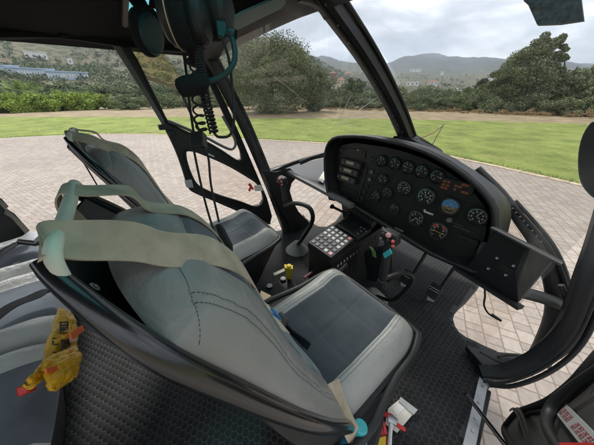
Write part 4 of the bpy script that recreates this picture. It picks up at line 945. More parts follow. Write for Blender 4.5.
# ================================================================== REAR BENCH: four seats
def rear_seat(i):
    x0 = -1.86 + .468 * i; xc = x0 + .234
    def f(u, v):
        a = abs(u); ed = max(0, 1 - a ** 8) ** .5 * max(0, 1 - v ** 10) ** .5
        h = .06 + .035 * math.exp(-((a - .78) / .17) ** 2) - .004 * math.exp(-((a - .58) / .02) ** 2) + noise.noise(V((u * 2 + i * 5, v * 3, 2))) * .008
        if a < .55: h -= .004 * math.exp(-((v - .5) / .015) ** 2)
        h += .0016 * math.sin(v * 34 + u * 2) * (1 if a > .6 else 0)
        return V((xc + u * .232, -.88 + .50 * v - .03 * a ** 4, .41 + h * ed))
    base = MB(); base.hull8([V((x0 + .02, -.85, .05)), V((x0 + .448, -.85, .05)), V((x0 + .448, -.52, .05)), V((x0 + .02, -.52, .05))], [V((x0 + .003, -.9, .42)), V((x0 + .465, -.9, .42)), V((x0 + .465, -.40, .42)), V((x0 + .003, -.40, .42))])
    s = base.build('rear_seat', 'black_plastic', HELI, bevel=.02, label=['rear seat at the open left side, with a belt and metal buckle lying on it', 'rear seat second from the left', 'rear seat behind the yellow pouch', 'rear seat behind the right front seat'][i])
    c = MB(); c.grid(lambda u, v: f(u * 2 - 1, v), 50, 30, mfn=lambda u, v: 1 if abs(u * 2 - 1) < .58 else 0); c.build('seat_cushion', ['leather_silver', 'suede_rear'], s, ang=80)
    bb = MB(); bb.grid(lambda u, v: V((xc + (u * 2 - 1) * .23, -.90 - .16 * v + .05 * max(0, 1 - abs(u * 2 - 1) ** 6) ** .5 * max(0, 1 - (v * 2 - 1) ** 8) ** .5 + .03 * math.exp(-((abs(u * 2 - 1) - .78) / .17) ** 2), .44 + .62 * v)), 20, 20, mfn=lambda u, v: 1 if abs(u * 2 - 1) < .58 else 0)
    bb.build('backrest', ['leather_pale', 'suede'], s, ang=80)
    return s
RS = [rear_seat(i) for i in range(4)]
bt = MB(); bt.ribbon([at(-20, 268, z=.515), at(5, 250, z=.53), at(28, 240, z=.53), at(52, 246, z=.525), at(64, 256, z=.515)], .045, .003, side=(.3, 1, 0), smooth=4); bt.build('lap_belt', 'belt_dark', RS[0])
bt = MB(); bt.ribbon([at(-20, 330, z=.51), at(8, 308, z=.52), at(30, 298, z=.52), at(52, 290, z=.52), at(66, 292, z=.50)], .045, .003, side=(.3, 1, 0), smooth=4); bt.build('lap_belt', 'belt_dark', RS[1])
bt = MB(); bt.slab([at(*p, z=.545) for p in [(20, 241), (30, 234), (43, 234.5), (35, 243)]], (0, 0, .014), 0); bt.slab([at(*p, z=.54) for p in [(18, 244), (20, 240), (36, 243), (44, 235), (45, 239), (36, 246)]], (0, 0, .012), 1); bt.build('belt_buckle', ['steel', 'black_plastic'], RS[0], bevel=.003)
bp_ = MB(); bp_.slab([at(*p, x=-1.76) for p in [(-20, 188), (1, 199), (8, 206), (7, 209), (14, 214), (29, 230), (2, 238), (-20, 244)]], (.06, 0, 0)); bp_.build('rear_door_frame', 'black_paint', HELI, bevel=.008)
# ================================================================== INSTRUMENT PANEL
PY = 1.10
rim = [(330, 199), (326, 180), (325, 160), (327, 147), (333, 139), (345, 136.5), (365, 137), (385, 140.5), (405, 145), (425, 152), (445, 162), (463, 174), (479, 188), (489, 200), (494, 211), (494, 226), (490, 243), (485, 257), (480, 268), (474, 272), (462, 267)]
low_ = [(431, 254), (394, 232), (357, 208), (340, 199)]
Rf = [at(*p, y=PY - .075) for p in rim]; Rl = [at(*p, y=PY - .03) for p in low_]
face = MB(); FP = [at(*p, y=PY) for p in [(336, 195), (333, 180), (332, 160), (334, 150), (341, 145), (355, 143), (385, 147), (405, 152), (425, 159), (445, 170), (461, 181), (475, 194), (485, 208), (487, 220), (485, 236), (479, 254), (474, 264), (462, 262), (431, 249), (394, 227), (357, 203)]]
face.slab(FP, (0, .012, 0)); panel = face.build('instrument_panel', 'pod_paint', HELI)
# hood: loft from the rim back over the pod
def loft(mb, A, B, mi=0, closed=True):
    q = len(A); mb.add(list(A) + list(B), [(i, (i + 1) % q, (i + 1) % q + q, i + q) for i in range(q if closed else q - 1)], mi)
A0 = [at(*p, y=PY - .075) for p in rim] + [at(*p, y=PY - .03) for p in low_]
cen = sum(A0, V((0, 0, 0))) / len(A0)
def scl(A, sx, sz, y, dz=0, dx=0): return [V((cen.x + (p.x - cen.x) * sx + dx, y, cen.z + (p.z - cen.z) * sz + dz)) for p in A]
A1 = [p + V((0, .012, 0)) + (p - cen).normalized() * .012 for p in A0]
A2 = scl(A0, 1.02, 1.0, PY + .02); A3 = scl(A0, 1.035, .93, PY + .10, -.02, .004); A4 = scl(A0, .99, .76, PY + .20, -.05); A5 = scl(A0, .85, .45, PY + .28, -.09)
hood = MB(); In = [FP[0]] 
Ai = scl(A0, .97, .97, PY + .005)
loft(hood, A0, Ai, 0); 
for a_, b2 in ((A0, A1), (A1, A2), (A2, A3), (A3, A4), (A4, A5)): loft(hood, b2, a_, 0)
hood.add(A5, [tuple(range(len(A5)))])
hood.build('panel_hood', 'pod_paint', panel, ang=50)
ro = MB(); ro.tube(rnd_loop(A0, 2), .010, n=10, closed=True); ro.build('hood_rim', 'black_plastic', panel)
# face of the lower lip
lp_ = MB(); lp_.tube([at(*p, y=PY - .05) for p in [(352, 205), (357, 207.5), (394, 230), (431, 253), (455, 264)]], .006, n=8, mi=0); lp_.build('panel_lip', 'dark_grey', panel)
PXc, PZc = V((1, 0, 0)), V((0, 0, 1))
def gauge(px, py, r, kind='std', seed=0, bez=True):
    """round instrument on the panel face: bezel, dial, ticks, numerals, needle"""
    R_ = random.Random(seed); c = at(px, py, y=PY - .004); g = MB(); ax = V((0, -1, 0))
    g.lathe(c, ax, [(r * 1.16, -.004), (r * 1.16, .008), (r * 1.04, .012), (r * 1.0, .010), (r * .98, .003), (r * .97, .002, 1)], n=32, mi=0)
    def P(rr, a, h=.0026): return c + V((math.sin(a) * rr, -h, math.cos(a) * rr))
    def seg(r0, r1, a, w, mi, h=.0028):
        t = V((math.cos(a), 0, -math.sin(a))) * w / 2; p0, p1 = P(r0, a, h), P(r1, a, h); g.add([p0 - t, p0 + t, p1 + t, p1 - t], [(0, 1, 2, 3)], mi)
    def arc(r0, r1, a0, a1, mi, n_=14, h=.0027):
        for i in range(n_):
            b0 = a0 + (a1 - a0) * i / n_; b1 = a0 + (a1 - a0) * (i + 1) / n_
            g.add([P(r0, b0, h), P(r1, b0, h), P(r1, b1, h), P(r0, b1, h)], [(0, 1, 2, 3)], mi)
    if kind == 'horizon':
        arc(0, r * .92, -1.75, 1.45, 5); arc(0, r * .92, 1.45, 4.53, 6)
        for a in (-1, -.5, 0, .5, 1): seg(r * .78, r * .93, a, r * .05, 2, .003)
        for s in (-1, 1): g.box(c + V((s * r * .38, -.004, -.002)), (r * .4, .001, r * .06), mi=7)
        for k in (.25, .45, -.25): g.box(c + V((0, -.0035, k * r)), (r * .3, .0006, r * .025), mi=2)
        g.box(c + V((0, -.004, -r * .5)), (r * .9, .001, r * .12), mi=0)
    else:
        n_ = 36 if r > .03 else 20
        for i in range(n_):
            a = -2.5 + 5 * i / (n_ - 1); big_ = i % (5 if r > .03 else 4) == 0
            seg(r * (.72 if big_ else .82), r * .92, a, r * (.055 if big_ else .028), 2)
            if big_:
                q = P(r * .56, a, .0028); g.add([q + V((-.06 * r, 0, -.09 * r)), q + V((.06 * r, 0, -.09 * r)), q + V((.06 * r, 0, .09 * r)), q + V((-.06 * r, 0, .09 * r))], [(0, 1, 2, 3)], 2) if R_.random() < .8 else None
        if kind in ('green', 'std') and R_.random() < .8 or kind == 'green': arc(r * .86, r * .95, R_.uniform(-2.2, -1.2), R_.uniform(-.3, 1.2), 3)
        if kind == 'red': arc(r * .62, r * .95, -.95, -.3, 4); arc(r * .62, r * .95, .3, .9, 4)
        if R_.random() < .6: seg(r * .76, r * .97, R_.uniform(1, 2.3), r * .08, 4)
        if kind == 'red':
            g.box(c + V((0, -.004, -.1 * r)), (r * 1.3, .001, r * .05), Matrix.Rotation(.1, 3, 'Y'), mi=7)
        else:
            a = R_.uniform(-2.3, 1.8); 
            for a_, L_, w_ in ((a, .72, .06), (a + 1.9, .5, .08)):
                t = V((math.cos(a_), 0, -math.sin(a_))) * r * w_; g.add([P(r * .12, a_ + math.pi, .004) - t, P(r * .12, a_ + math.pi, .004) + t, P(r * L_, a_, .004)], [(0, 1, 2)], 2)
                if r < .03: break
        g.lathe(c + V((0, -.003, 0)), ax, [(r * .09, 0), (r * .08, .003)], n=12, mi=0)
        if kind == 'blank': pass
    for s in ((-1, -1), (1, -1), (-1, 1), (1, 1)):
        g.lathe(c + V((s[0] * r * .9, -.001, s[1] * r * .9)), ax, [(r * .09, 0), (r * .07, .003)], n=8, mi=0)
    return g.build('gauge', ['bezel', 'dialface', 'tick', 'green', 'red', 'sky_blue', 'earth', 'yellow'], panel, smooth=True)
for i, (px, py, r, k) in enumerate([(381.5, 161, .0275, 'std'), (395, 163.5, .029, 'std'), (408, 167.5, .029, 'std'), (422, 171.5, .029, 'green'), (437.5, 176.5, .029, 'std'),
        (382.5, 179.5, .027, 'std'), (404, 188, .034, 'green'), (426, 196.5, .039, 'std'), (450, 206.5, .038, 'horizon'), (477.5, 216.5, .036, 'green'),
        (375.5, 196, .029, 'std'), (387, 193, .029, 'green'), (394, 209, .028, 'std'), (416, 218, .037, 'std'), (438.5, 231, .040, 'red')]):
    gauge(px, py, r, k, seed=40 + i)
for px, py in ((381.5, 166.5), (395, 169.5), (408, 173.5), (422, 177.5), (404, 195), (426, 205), (450, 215), (416, 226), (394, 214.5), (387, 198.5)):
    q = MB(); q.box(at(px, py, y=PY - .0012) + V((0, 0, -.001)), (.018, .001, .0022)); q.build('gauge_label', 'mid_grey', panel)
# amber caution display
dsp = MB(); c = at(457, 186.5, y=PY - .006); dsp.box(c, (.125, .012, .052), Matrix.Rotation(.0, 3, 'Y'), 0)
dd_ = [(-.05, .012), (-.033, .012), (-.05, -.004), (-.033, -.004), (-.052, -.018), (-.036, -.018), (-.001, .004), (.014, .004), (-.002, -.012), (.022, .016), (.036, .016), (.03, -.014), (.044, -.014)]
for a_, b2 in dd_: dsp.box(c + V((a_, -.008, b2)), (.013, .003, .010), mi=1)
dsp.build('caution_display', ['bezel', 'amber'], panel, bevel=.001)
# raised sub-panels (thin frames), strip of small switches, blank panels
def pan(pts, d=.004, nm='sub_panel', mt='pod_paint'):
    q = MB(); q.slab([at(*p, y=PY - .001) for p in pts], (0, -d, 0)); return q.build(nm, mt, panel, bevel=.0015)
fr = MB()
for lp__ in ([(377, 170), (448, 197), (490, 211)], [(377, 170), (372, 186), (367, 206)]):
    fr.tube([at(*p, y=PY - .004) for p in lp__], .0014, n=6)
fr.tube([at(*p, y=PY - .004) for p in [(367, 168), (357, 201)]], .004, n=6)
fr.build('panel_seam', 'dark_grey', panel)
pan([(339, 190), (341.5, 186), (358, 192), (355.5, 200)]); pan([(345, 148), (366, 150), (365, 159), (342, 155)])
for i, (px, py) in enumerate([(372, 172), (370, 179.5), (367, 186), (364.5, 192), (362, 198.5)]):
    q = MB(); c = at(px, py, y=PY - .002); q.lathe(c, (0, -1, 0), [(.013, 0), (.012, .006), (.009, .008, 1 if i < 2 else 0)], n=16); q.build('indicator', ['bezel', 'mid_grey'], panel)
q = MB()
for px, py in ((371, 156.5), (373.5, 159), (371, 161.5), (369.5, 158)): q.lathe(at(px, py, y=PY - .002), (0, -1, 0), [(.0035, 0), (.003, .010)], n=8)
q.build('toggle_switch', 'mid_grey', panel)
q = MB(); q.lathe(at(359, 150, y=PY - .002), (0, -1, 0), [(.004, 0), (.003, .014)], n=8, mi=0); q.lathe(at(362, 152, y=PY - .002), (0, -1, 0), [(.004, 0), (.003, .012)], n=8, mi=1); q.build('toggle_switch', ['white', 'mid_grey'], panel)
# three stacked radios
for i, (px, py) in enumerate([(352, 163.5), (349.5, 171), (347, 178.5)]):
    q = MB(); c = at(px, py, y=PY - .012); tl = Matrix.Rotation(0, 3, 'Y')
    q.box(c, (.15, .024, .040), tl, 0); q.box(c + V((-.006, -.0135, .004)), (.06, .004, .018), tl, 1)
    for k in range(6): q.box(c + V((-.05 + k * .02, -.0135, -.014)), (.010, .004, .005), tl, 2)
    for s in (-.06, .06): q.lathe(c + V((s, -.012, .002)), (0, -1, 0), [(.008, 0), (.007, .010), (.003, .012)], n=14, mi=2)
    q.build('radio', ['bezel', 'lcd', 'mid_grey'], panel, bevel=.001)
q = MB(); c = at(468, 241, y=PY - .008); q.box(c, (.075, .016, .036), None, 0); q.box(c + V((-.005, -.009, .003)), (.045, .004, .014), None, 1); q.build('clock_unit', ['bezel', 'screen'], panel, bevel=.0015)
q = MB()
for i in range(9): q.box(at(459, 227.5, y=PY - .0035) + V((-.02 + i * .0075, 0, -.001)), (.0045, .001, .005))
for i in range(6): q.box(at(457, 225, y=PY - .0035) + V((-.02 + i * .008, 0, .004)), (.005, .001, .003))
q.build('lettering', 'mid_grey', panel)
q = MB(); q.box(at(428, 212.8, y=PY - .003), (.040, .002, .008), None, 0); q.box(at(424.5, 211, y=PY - .003) + V((0, 0, .004)), (.01, .002, .008), None, 0); q.box(at(432.5, 214, y=PY - .003) + V((0, 0, -.002)), (.008, .002, .008), None, 0); q.build('panel_label', 'paper', panel)
q = MB(); q.lathe(at(450, 219.5, y=PY - .002), (0, -1, 0), [(.012, 0), (.011, .014), (.006, .016)], n=18); q.build('knob', 'mid_grey', panel)
q = MB(); q.box(at(399, 229.5, y=PY - .045) + V((0, 0, 0)), (.05, .004, .009), None, 0); q.build('panel_plate', 'mid_grey', panel)
for px, py in ((456, 261), (338, 192), (341, 150), (483, 214), (476, 258)):
    q = MB(); q.lathe(at(px, py, y=PY - .002), (0, -1, 0), [(.007, 0), (.006, .003), (.002, .002)], n=12); q.build('screw', 'mid_grey', panel)
# wiper bar and yaw string outside on the nose
q = MB(); q.tube([at(441, 155, y=1.34), at(455, 164, y=1.34), at(472, 174, y=1.34)], .008, n=8); q.box(at(477, 175.5, y=1.34), (.055, .03, .022), Matrix.Rotation(.45, 3, 'Y')); q.build('wiper', 'black_plastic', HELI)
q = MB(); q.tube([at(444, 124, y=2.0), at(440, 128, y=1.95), at(431, 134, y=1.9), at(420, 138.5, y=1.8)], .0035, n=6, mi=0, smooth=3); q.tube([at(444, 124, y=2.0), at(437, 136, y=1.85), at(431, 147, y=1.7)], .003, n=6, mi=1)
q.build('yaw_string', ['dred', 'thread'], HELI)
# nose cowl in front of the panel
nc = MB()
nc.grid(lambda u, v: V((-1.45 + 1.25 * u, 1.45 + .30 * v, .84 - .28 * abs(u * 2 - 1.05) ** 2.2 - .55 * v ** 2)), 20, 8)
nc.build('nose_cowl', 'black_paint', HELI)
# dark document plate at the pilot's right
DY = .98
dq = [at(497, 230, y=DY + .02), at(553, 259, y=DY - .02), at(517, 303, y=DY), at(463, 271, y=DY + .05)]
nrm_ = (dq[1] - dq[0]).cross(dq[3] - dq[0]).normalized(); nrm_ = nrm_ if nrm_.y > 0 else -nrm_
q = MB(); q.slab(dq, nrm_ * .02, 0); dpt = q.build('chart_plate', 'black_plastic', HELI, bevel=.003)
q = MB(); ed = (dq[1] - dq[0]).normalized(); q.beam([dq[0] - ed * .015, dq[1] + ed * .02], .045, .012, nrm_ * .3 + V((0, 0, 1)), 0)
q.tube([dq[0] - ed * .015 + V((0, -.02, .008)), dq[1] + ed * .02 + V((0, -.02, .008))], .004, n=8, mi=1); q.build('plate_ledge', ['black_plastic', 'mid_grey'], dpt)
q = MB(); q.beam([dq[3] - ed * .03 + V((0, -.012, 0)), dq[2] + ed * .015 + V((0, -.012, 0))], .05, .016, nrm_ * .3 + V((0, 0, 1)), 0); q.build('plate_ledge', 'black_plastic', dpt)
for f, g_ in ((.33, .42), (.62, .40), (.33, .68), (.62, .62)):
    p = dq[0].lerp(dq[1], f).lerp(dq[3].lerp(dq[2], f), g_); q = MB(); q.lathe(p, -nrm_, [(.0055, 0), (.0045, .003), (.002, .001)], n=12); q.build('screw', 'steel', dpt)
q = MB()
for i in range(5):
    for j in range(2):
        p = dq[0].lerp(dq[1], .45 + i * .05).lerp(dq[3].lerp(dq[2], .45 + i * .05), .5 + j * .05); q.box(p - nrm_ * .001, (.009, .001, .003), Matrix.Rotation(.4, 3, 'Y'))
q.build('engraving', 'dark_grey', dpt)
q = MB(); q.tube([dq[2].lerp(dq[3], .55) + V((0, 0, -.005)), at(485, 296, y=1.0), at(484, 305, y=1.0), at(488, 313, y=1.0), at(494, 316.5, y=1.0)], .0035, n=8, smooth=4)
q.tube([at(491, 314.5, y=1.0), at(501.5, 321, y=1.0)], [.007, .005], n=10); q.build('power_lead', 'rubber', dpt)
q = MB(); q.beam([at(487, 245, y=1.06), at(478, 268, y=1.08)], .04, .03, (0, 1, 0)); q.build('plate_bracket', 'mid_grey', dpt)
# ================================================================== CENTRE PEDESTAL
ZP = .45
P = lambda x, y, z: at(x, y, z=z)
# keypad box
kt = [P(308, 242, ZP - .01), P(331, 258, ZP - .01), P(355, 239, ZP + .01), P(332, 224.5, ZP + .01)]
ped = MB()
bt_ = [V((p.x, p.y, .02)) for p in [P(314, 262, .30), P(333, 280, .30), P(382, 240, .42), P(352, 212, .42)]]
tp_ = [P(309, 245, ZP - .045), P(332, 262, ZP - .045), P(383, 226, ZP - .02), P(357, 208, ZP - .02)]
ped.hull8([V((p.x, p.y, .01)) for p in tp_], tp_); pdl = ped.build('pedestal', 'black_plastic', HELI, bevel=.006)
q = MB(); q.hull8([p + V((0, 0, -.05)) for p in kt], kt); kp = q.build('keypad', 'black_plastic', pdl, bevel=.004)
keys = MB(); A_, B_, C_, D_ = kt[0], kt[1], kt[2], kt[3]
pinks = {(0, 0), (5, 0)}
for i in range(6):
    for j in range(5):
        u0, v0 = (i + .5) / 6.3 + .02, (j + .5) / 5.4 + .03
        c = B_.lerp(C_, u0).lerp(A_.lerp(D_, u0), v0); ex = (C_ - B_).normalized(); ey = (A_ - B_).normalized(); nz3 = ex.cross(ey); nz3 = nz3 if nz3.z > 0 else -nz3
        sx_, sy_ = (C_ - B_).length / 6.3 * .33, (A_ - B_).length / 5.4 * .33
        mi = 2 if (i, j) in pinks else (0 if random.Random(i * 7 + j * 3).random() < (.75 if i > 2 else .25) else 1)
        keys.hull8([c - ex * sx_ - ey * sy_, c + ex * sx_ - ey * sy_, c + ex * sx_ + ey * sy_, c - ex * sx_ + ey * sy_], [c - ex * sx_ * .85 - ey * sy_ * .85 + nz3 * .006, c + ex * sx_ * .85 - ey * sy_ * .85 + nz3 * .006, c + ex * sx_ * .85 + ey * sy_ * .85 + nz3 * .006, c - ex * sx_ * .85 + ey * sy_ * .85 + nz3 * .006], mi)
keys.build('keys', ['key_white', 'key_grey', 'pink'], kp)
# screen unit
sq = [P(336, 224, ZP), P(357, 238, ZP), P(372, 228, ZP + .01), P(353, 214.5, ZP + .01)]
q = MB(); q.hull8([p + V((0, 0, -.03)) for p in sq], [p + V((0, 0, .004)) for p in sq]); su = q.build('screen_unit', 'black_plastic', pdl, bevel=.006)
q = MB(); q.slab([P(*p, ZP + .010) for p in [(341, 224), (352, 231), (360, 225.5), (350, 218.5)]], (0, 0, .002)); q.build('screen', 'screen', su, bevel=.001)
q = MB()
for px, py in ((358, 234), (361, 231.5), (364, 229), (361, 227.5), (366, 231.5)): q.lathe(P(px, py, ZP + .012), (0, 0, 1), [(.006, 0), (.005, .006)], n=12)
q.build('screen_button', 'key_grey', su)
# switch panel under the main panel with two rows of toggles
sw = [at(352, 211, y=1.12), at(357, 206, y=1.16), at(376, 218, y=1.14), at(371, 224, y=1.10)]
q = MB(); q.hull8([p + V((0, .02, -.05)) for p in sw], sw); swp = q.build('switch_panel', 'black_plastic', pdl, bevel=.003)
q = MB()
for i in range(7):
    for j in range(2):
        p = sw[0].lerp(sw[3], (i + .6) / 7.4).lerp(sw[1].lerp(sw[2], (i + .6) / 7.4), .3 + .4 * j); q.lathe(p, (0, -.5, .86), [(.004, 0), (.0035, .012), (.001, .014)], n=8)
q.build('toggle_switch', 'mid_grey', swp)
# side wall slots of the pedestal
q = MB()
for i in range(13):
    c = P(338 + i * 3.1, 266 - i * 2.4, ZP - .05); q = MB(); q.box(V((c.x + .004, c.y - .004, c.z)), (.006, .022, .012), Matrix.Rotation(.6, 3, 'Z')); q.build('vent_slot', 'dark_grey', pdl)
for i in range(5): p0 = P(336 + i * 4, 279 - i * 3, .33); q = MB(); q.box(p0 + V((.0, 0, -.04)), (.004, .01, .09), Matrix.Rotation(.6, 3, 'Z')); q.build('vent_slot', 'dark_grey', pdl)
# knob lever sticking out at the left under the panel
q = MB(); q.tube([at(333, 207, y=1.12), at(345, 213, y=1.14), at(352, 214, y=1.18)], [.010, .009, .012], n=10); q.lathe(at(332, 206.5, y=1.12), (-.9, -.2, .3), [(.014, -.012), (.018, -.006), (.018, .008), (.012, .012)], n=16); q.build('control_knob', 'black_gloss', HELI)
# pouch on the pedestal's right face with striped strap
q = MB(); q.hull8([at(*p, y=1.0) for p in [(367, 279), (385, 284), (386, 284), (368, 279)]] , [at(*p, y=1.0) for p in [(364, 252), (384, 250), (385, 252), (365, 254)]])
q.slab([at(*p, y=.98) for p in [(365, 251), (386, 247), (388, 283), (367, 281)]], (0, .05, 0)); q.build('side_pouch', 'foam', pdl, bevel=.006)
q = MB(); 
for k, mi in ((-.008, 1), (0, 0), (.008, 1)): q.ribbon([at(371, 247, y=.97) + V((k, 0, 0)), at(373.5, 251, y=.962) + V((k, 0, 0)), at(374.5, 257, y=.965) + V((k, 0, 0))], .008, .003, side=(1, 0, 0), mi=mi)
q.build('strap', ['red', 'green'], pdl)
# low console between the seats with knobs, yellow lever and red handle
q = MB(); q.hull8([V((-.975, .20, .005)), V((-.64, .20, .005)), V((-.62, .62, .005)), V((-.93, .66, .005))], [V((-.97, .20, .125)), V((-.65, .20, .125)), V((-.63, .60, .125)), V((-.93, .64, .125))]); lc = q.build('lever_console', 'black_plastic', HELI, bevel=.006)
for px, py in ((269.5, 285.5), (283, 278.5)):
    q = MB(); c = at(px, py, z=.14); q.lathe(c, (0, 0, 1), [(.018, -.03), (.019, 0), (.016, .004, 1), (.003, .005, 1)], n=18); q.build('knob', ['black_plastic', 'key_white'], lc)
q = MB(); q.hull8([at(*p, z=.13) for p in [(287, 279), (291, 280), (290, 274), (286, 274)]], [at(*p, z=.24) for p in [(284, 268), (293, 269), (293, 265), (284, 264)]]); q.lathe(at(289, 266, z=.245), (0, 0, 1), [(.014, -.004), (.015, .006), (.008, .009)], n=14); q.build('fuel_lever', 'yellow', lc, bevel=.003)
q = MB(); q.slab([at(*p, z=.125) for p in [(273, 273.5), (290, 266), (291.5, 268), (274.5, 276)]], (0, 0, .003)); q.build('placard', 'paper', lc)
q = MB(); q.tube([at(*p, z=.22) for p in [(304, 278), (311, 273), (316, 269), (319, 265)]], .008, n=8, smooth=3, mi=0); q.tube([at(*p, z=.24) for p in [(315, 271), (319, 268)]], .013, n=10, mi=0); q.tube([at(316, 262, z=.26), at(317, 268, z=.22)], .006, n=8, mi=1); q.build('brake_lever', ['dred', 'alu'], lc)
q = MB(); q.slab([at(*p, z=.30) for p in [(261, 291), (271, 296), (268, 310), (258, 305)]], (0, 0, .004)); q.build('belt_end', 'tan', lc)
q = MB(); q.tube([V((-.665, .30, .16)), V((-.655, .50, .21)), V((-.65, .72, .27))], [.015, .014, .013], n=12); q.tube([V((-.65, .72, .27)), V((-.65, .86, .31))], [.019, .019], n=12); q.build('collective_lever', 'black_gloss', HELI)
# ================================================================== CYCLIC STICKS, PEDALS
def cyclic(bx, by, tubepts, gripbase, griptop, name_lab, rt=.016):
    q = MB(); pr = []
    for i in range(9): pr += [(.100 - i * .0085, i * .010), (.088 - i * .0085, i * .010 + .004)]
    q.lathe(V((bx, by, .005)), (0, 0, 1), pr, n=26, mi=0)
    q2 = MB(); q2.tube(tubepts, rt, n=12, smooth=5); st_ = q2.build('cyclic_stick', 'black_plastic', HELI, label=name_lab); q.build('rubber_boot', 'boot', st_)
    g = MB(); gb, gt = V(gripbase), V(griptop); ax = (gt - gb); 
    g.tube([gb, gb.lerp(gt, .25), gb.lerp(gt, .55), gb.lerp(gt, .8), gt], [.016, .021, .018, .020, .024], n=14, smooth=4, flat=.8)
    g.lathe(gb, ax, [(.020, -.012), (.022, 0), (.018, .01)], n=16)
    gr_ = g.build('grip', 'black_plastic', st_)
    h = MB(); h.hull8([gt + V(p) for p in ((-.045, -.02, -.02), (.045, -.02, -.02), (.04, .03, -.02), (-.04, .03, -.02))], [gt + V(p) for p in ((-.04, -.015, .03), (.04, -.015, .03), (.035, .025, .035), (-.035, .025, .035))])
    h.build('grip_head', 'black_plastic', st_, bevel=.008)
    for i, (dx, dz, mt, rr) in enumerate(((.0, .022, 'pink', .012), (-.024, .014, 'black_gloss', .010), (.026, .004, 'pinkred', .008), (.032, -.016, 'pinkred', .008), (-.03, -.012, 'mid_grey', .007), (.004, -.006, 'black_gloss', .009))):
        k = MB(); k.lathe(gt + V((dx, -.019, dz)), (.2, -1, .5), [(rr, 0), (rr * .9, .008), (rr * .5, .011)], n=14); k.build('button', mt, st_)
    return st_
# left stick: boot at the floor, tube rises, bends back and over to the grip
b0 = at(297, 250, z=.0)
cyclic(b0.x, b0.y, [V((b0.x, b0.y, .05)), at(302, 239, y=.94), at(312, 222, y=.94), at(311, 210, y=.92), at(303, 204.5, y=.90), at(292, 203.5, y=.88), at(285, 206, y=.88)], at(286, 205, y=.88), at(282, 181, y=.88), 'left cyclic stick with grip and pleated boot')
b1 = at(372, 300, z=0) - V((0, .12, 0))
cyclic(b1.x, b1.y + .12, [V((b1.x, b1.y + .12, .05)), at(392, 300, y=.98), at(408, 287, y=.97), at(412, 277, y=.95), at(404, 273, y=.90), at(394, 275, y=.85), at(383, 280, y=.80)], at(382, 281, y=.80), at(390, 238, y=.82), 'right cyclic stick with red buttons in front of the seat', .011)
q = MB(); q.ribbon([at(384, 256, y=.775), at(391, 251, y=.77)], .022, .004, side=(.3, 0, 1)); q.build('grip_band', 'teal', HELI)
def pedal(px, py, z):
    c = at(px, py, z=z); q = MB(); q.box(c, (.065, .02, .10), Matrix.Rotation(math.radians(-35), 3, 'X'), 0); q.tube([c + V((0, .01, -.04)), c + V((0, .10, -.09))], .010, mi=0)
    for k in range(4): q.box(c + V((0, -.012, -.03 + k * .02)), (.06, .004, .004), Matrix.Rotation(math.radians(-35), 3, 'X'), 1)
    q.box(c + V((.0, -.012, -.05)), (.045, .035, .035), Matrix.Rotation(.5, 3, 'Z'), 1)
    q.tube([c + V((.02, .03, .02)), c + V((.03, .10, .18)), c + V((.03, .14, .28))], .011, n=8, mi=0)
    q.build('pedal', ['black_plastic', 'alu'], HELI, bevel=.002)
for p_ in ((407, 277, .12), (434, 291, .10), (300 - 30, 205, .10)):
    if p_[0] > 300: pedal(*p_)
# ================================================================== LOOSE THINGS
# yellow pouch hanging on the bench front
vr = empty('life_vest_pouch', at(58, 390, z=.2)); tag(vr, 'yellow life vest pouch with orange straps stuffed beside the rear bench', 'life vest')
M['vest'] = newmat('vest_cloth', (.72, .40, .02), .40, bump=(45, 1, 'noise', .006), var=(9, .15))
def wr3(L_, y0): return [at(*p, y=y0) for p in L_]
def cloth(name, quad, y0, amp, seed, mat='vest', thick=.008, bulge=.0):
    """crumpled patch between four corners, folds run across it"""
    A_, B_, C_, D_ = [at(*p, y=y0) for p in quad]; nn = (B_ - A_).cross(D_ - A_).normalized(); nn = nn if nn.y > 0 else -nn
    def f(u, v):
        p = A_.lerp(B_, u).lerp(D_.lerp(C_, u), v)
        z = noise.noise(V((u * 2.2 + v * 1.5, v * 5 - u, seed))) * amp + abs(noise.noise(V((u * 5 - v * 3, v * 3.5 + u * 4, seed + 5)))) * -amp * 1.3 + noise.noise(V((u * 11, v * 13, seed))) * amp * .25
        e_ = math.sin(math.pi * u) * math.sin(math.pi * v)
        w_ = V((noise.noise(V((v * 3, seed, u))), 0, noise.noise(V((u * 3, seed, v))))) * .012
        return p + nn * (z + bulge * e_ ** .5) + w_
    mb = MB(); mb.grid(f, 40, 40); o = mb.build(name, mat, vr, ang=180)
    sm = o.modifiers.new('thick', 'SOLIDIFY'); sm.thickness = thick; sm.offset = -1; return o
cloth('pouch_body', [(57, 310), (68, 315), (75, 352), (42, 366)], -.34, .006, 3, bulge=.025)
cloth('pouch_flap', [(43, 362), (75, 347), (74, 377), (50, 391)], -.31, .008, 8, bulge=.02)
cloth('pouch_tail', [(44, 362), (49, 372), (36, 384), (26, 381)], -.33, .008, 11)
q = MB(); q.ribbon(wr3([(46, 371), (56, 368), (66, 361), (71, 352)], -.295), .012, .003, side=(.3, 0, 1), smooth=3); q.ribbon(wr3([(71, 337), (77, 332), (83, 328)], -.29), .02, .004, side=(.3, 0, 1), smooth=3); q.build('orange_strap', 'orange', vr)
q = MB(); q.slab(wr3([(73, 335), (76, 335), (77, 340), (74, 341)], -.30), (0, -.01, 0)); q.build('strap_clip', 'white', vr)
q = MB()
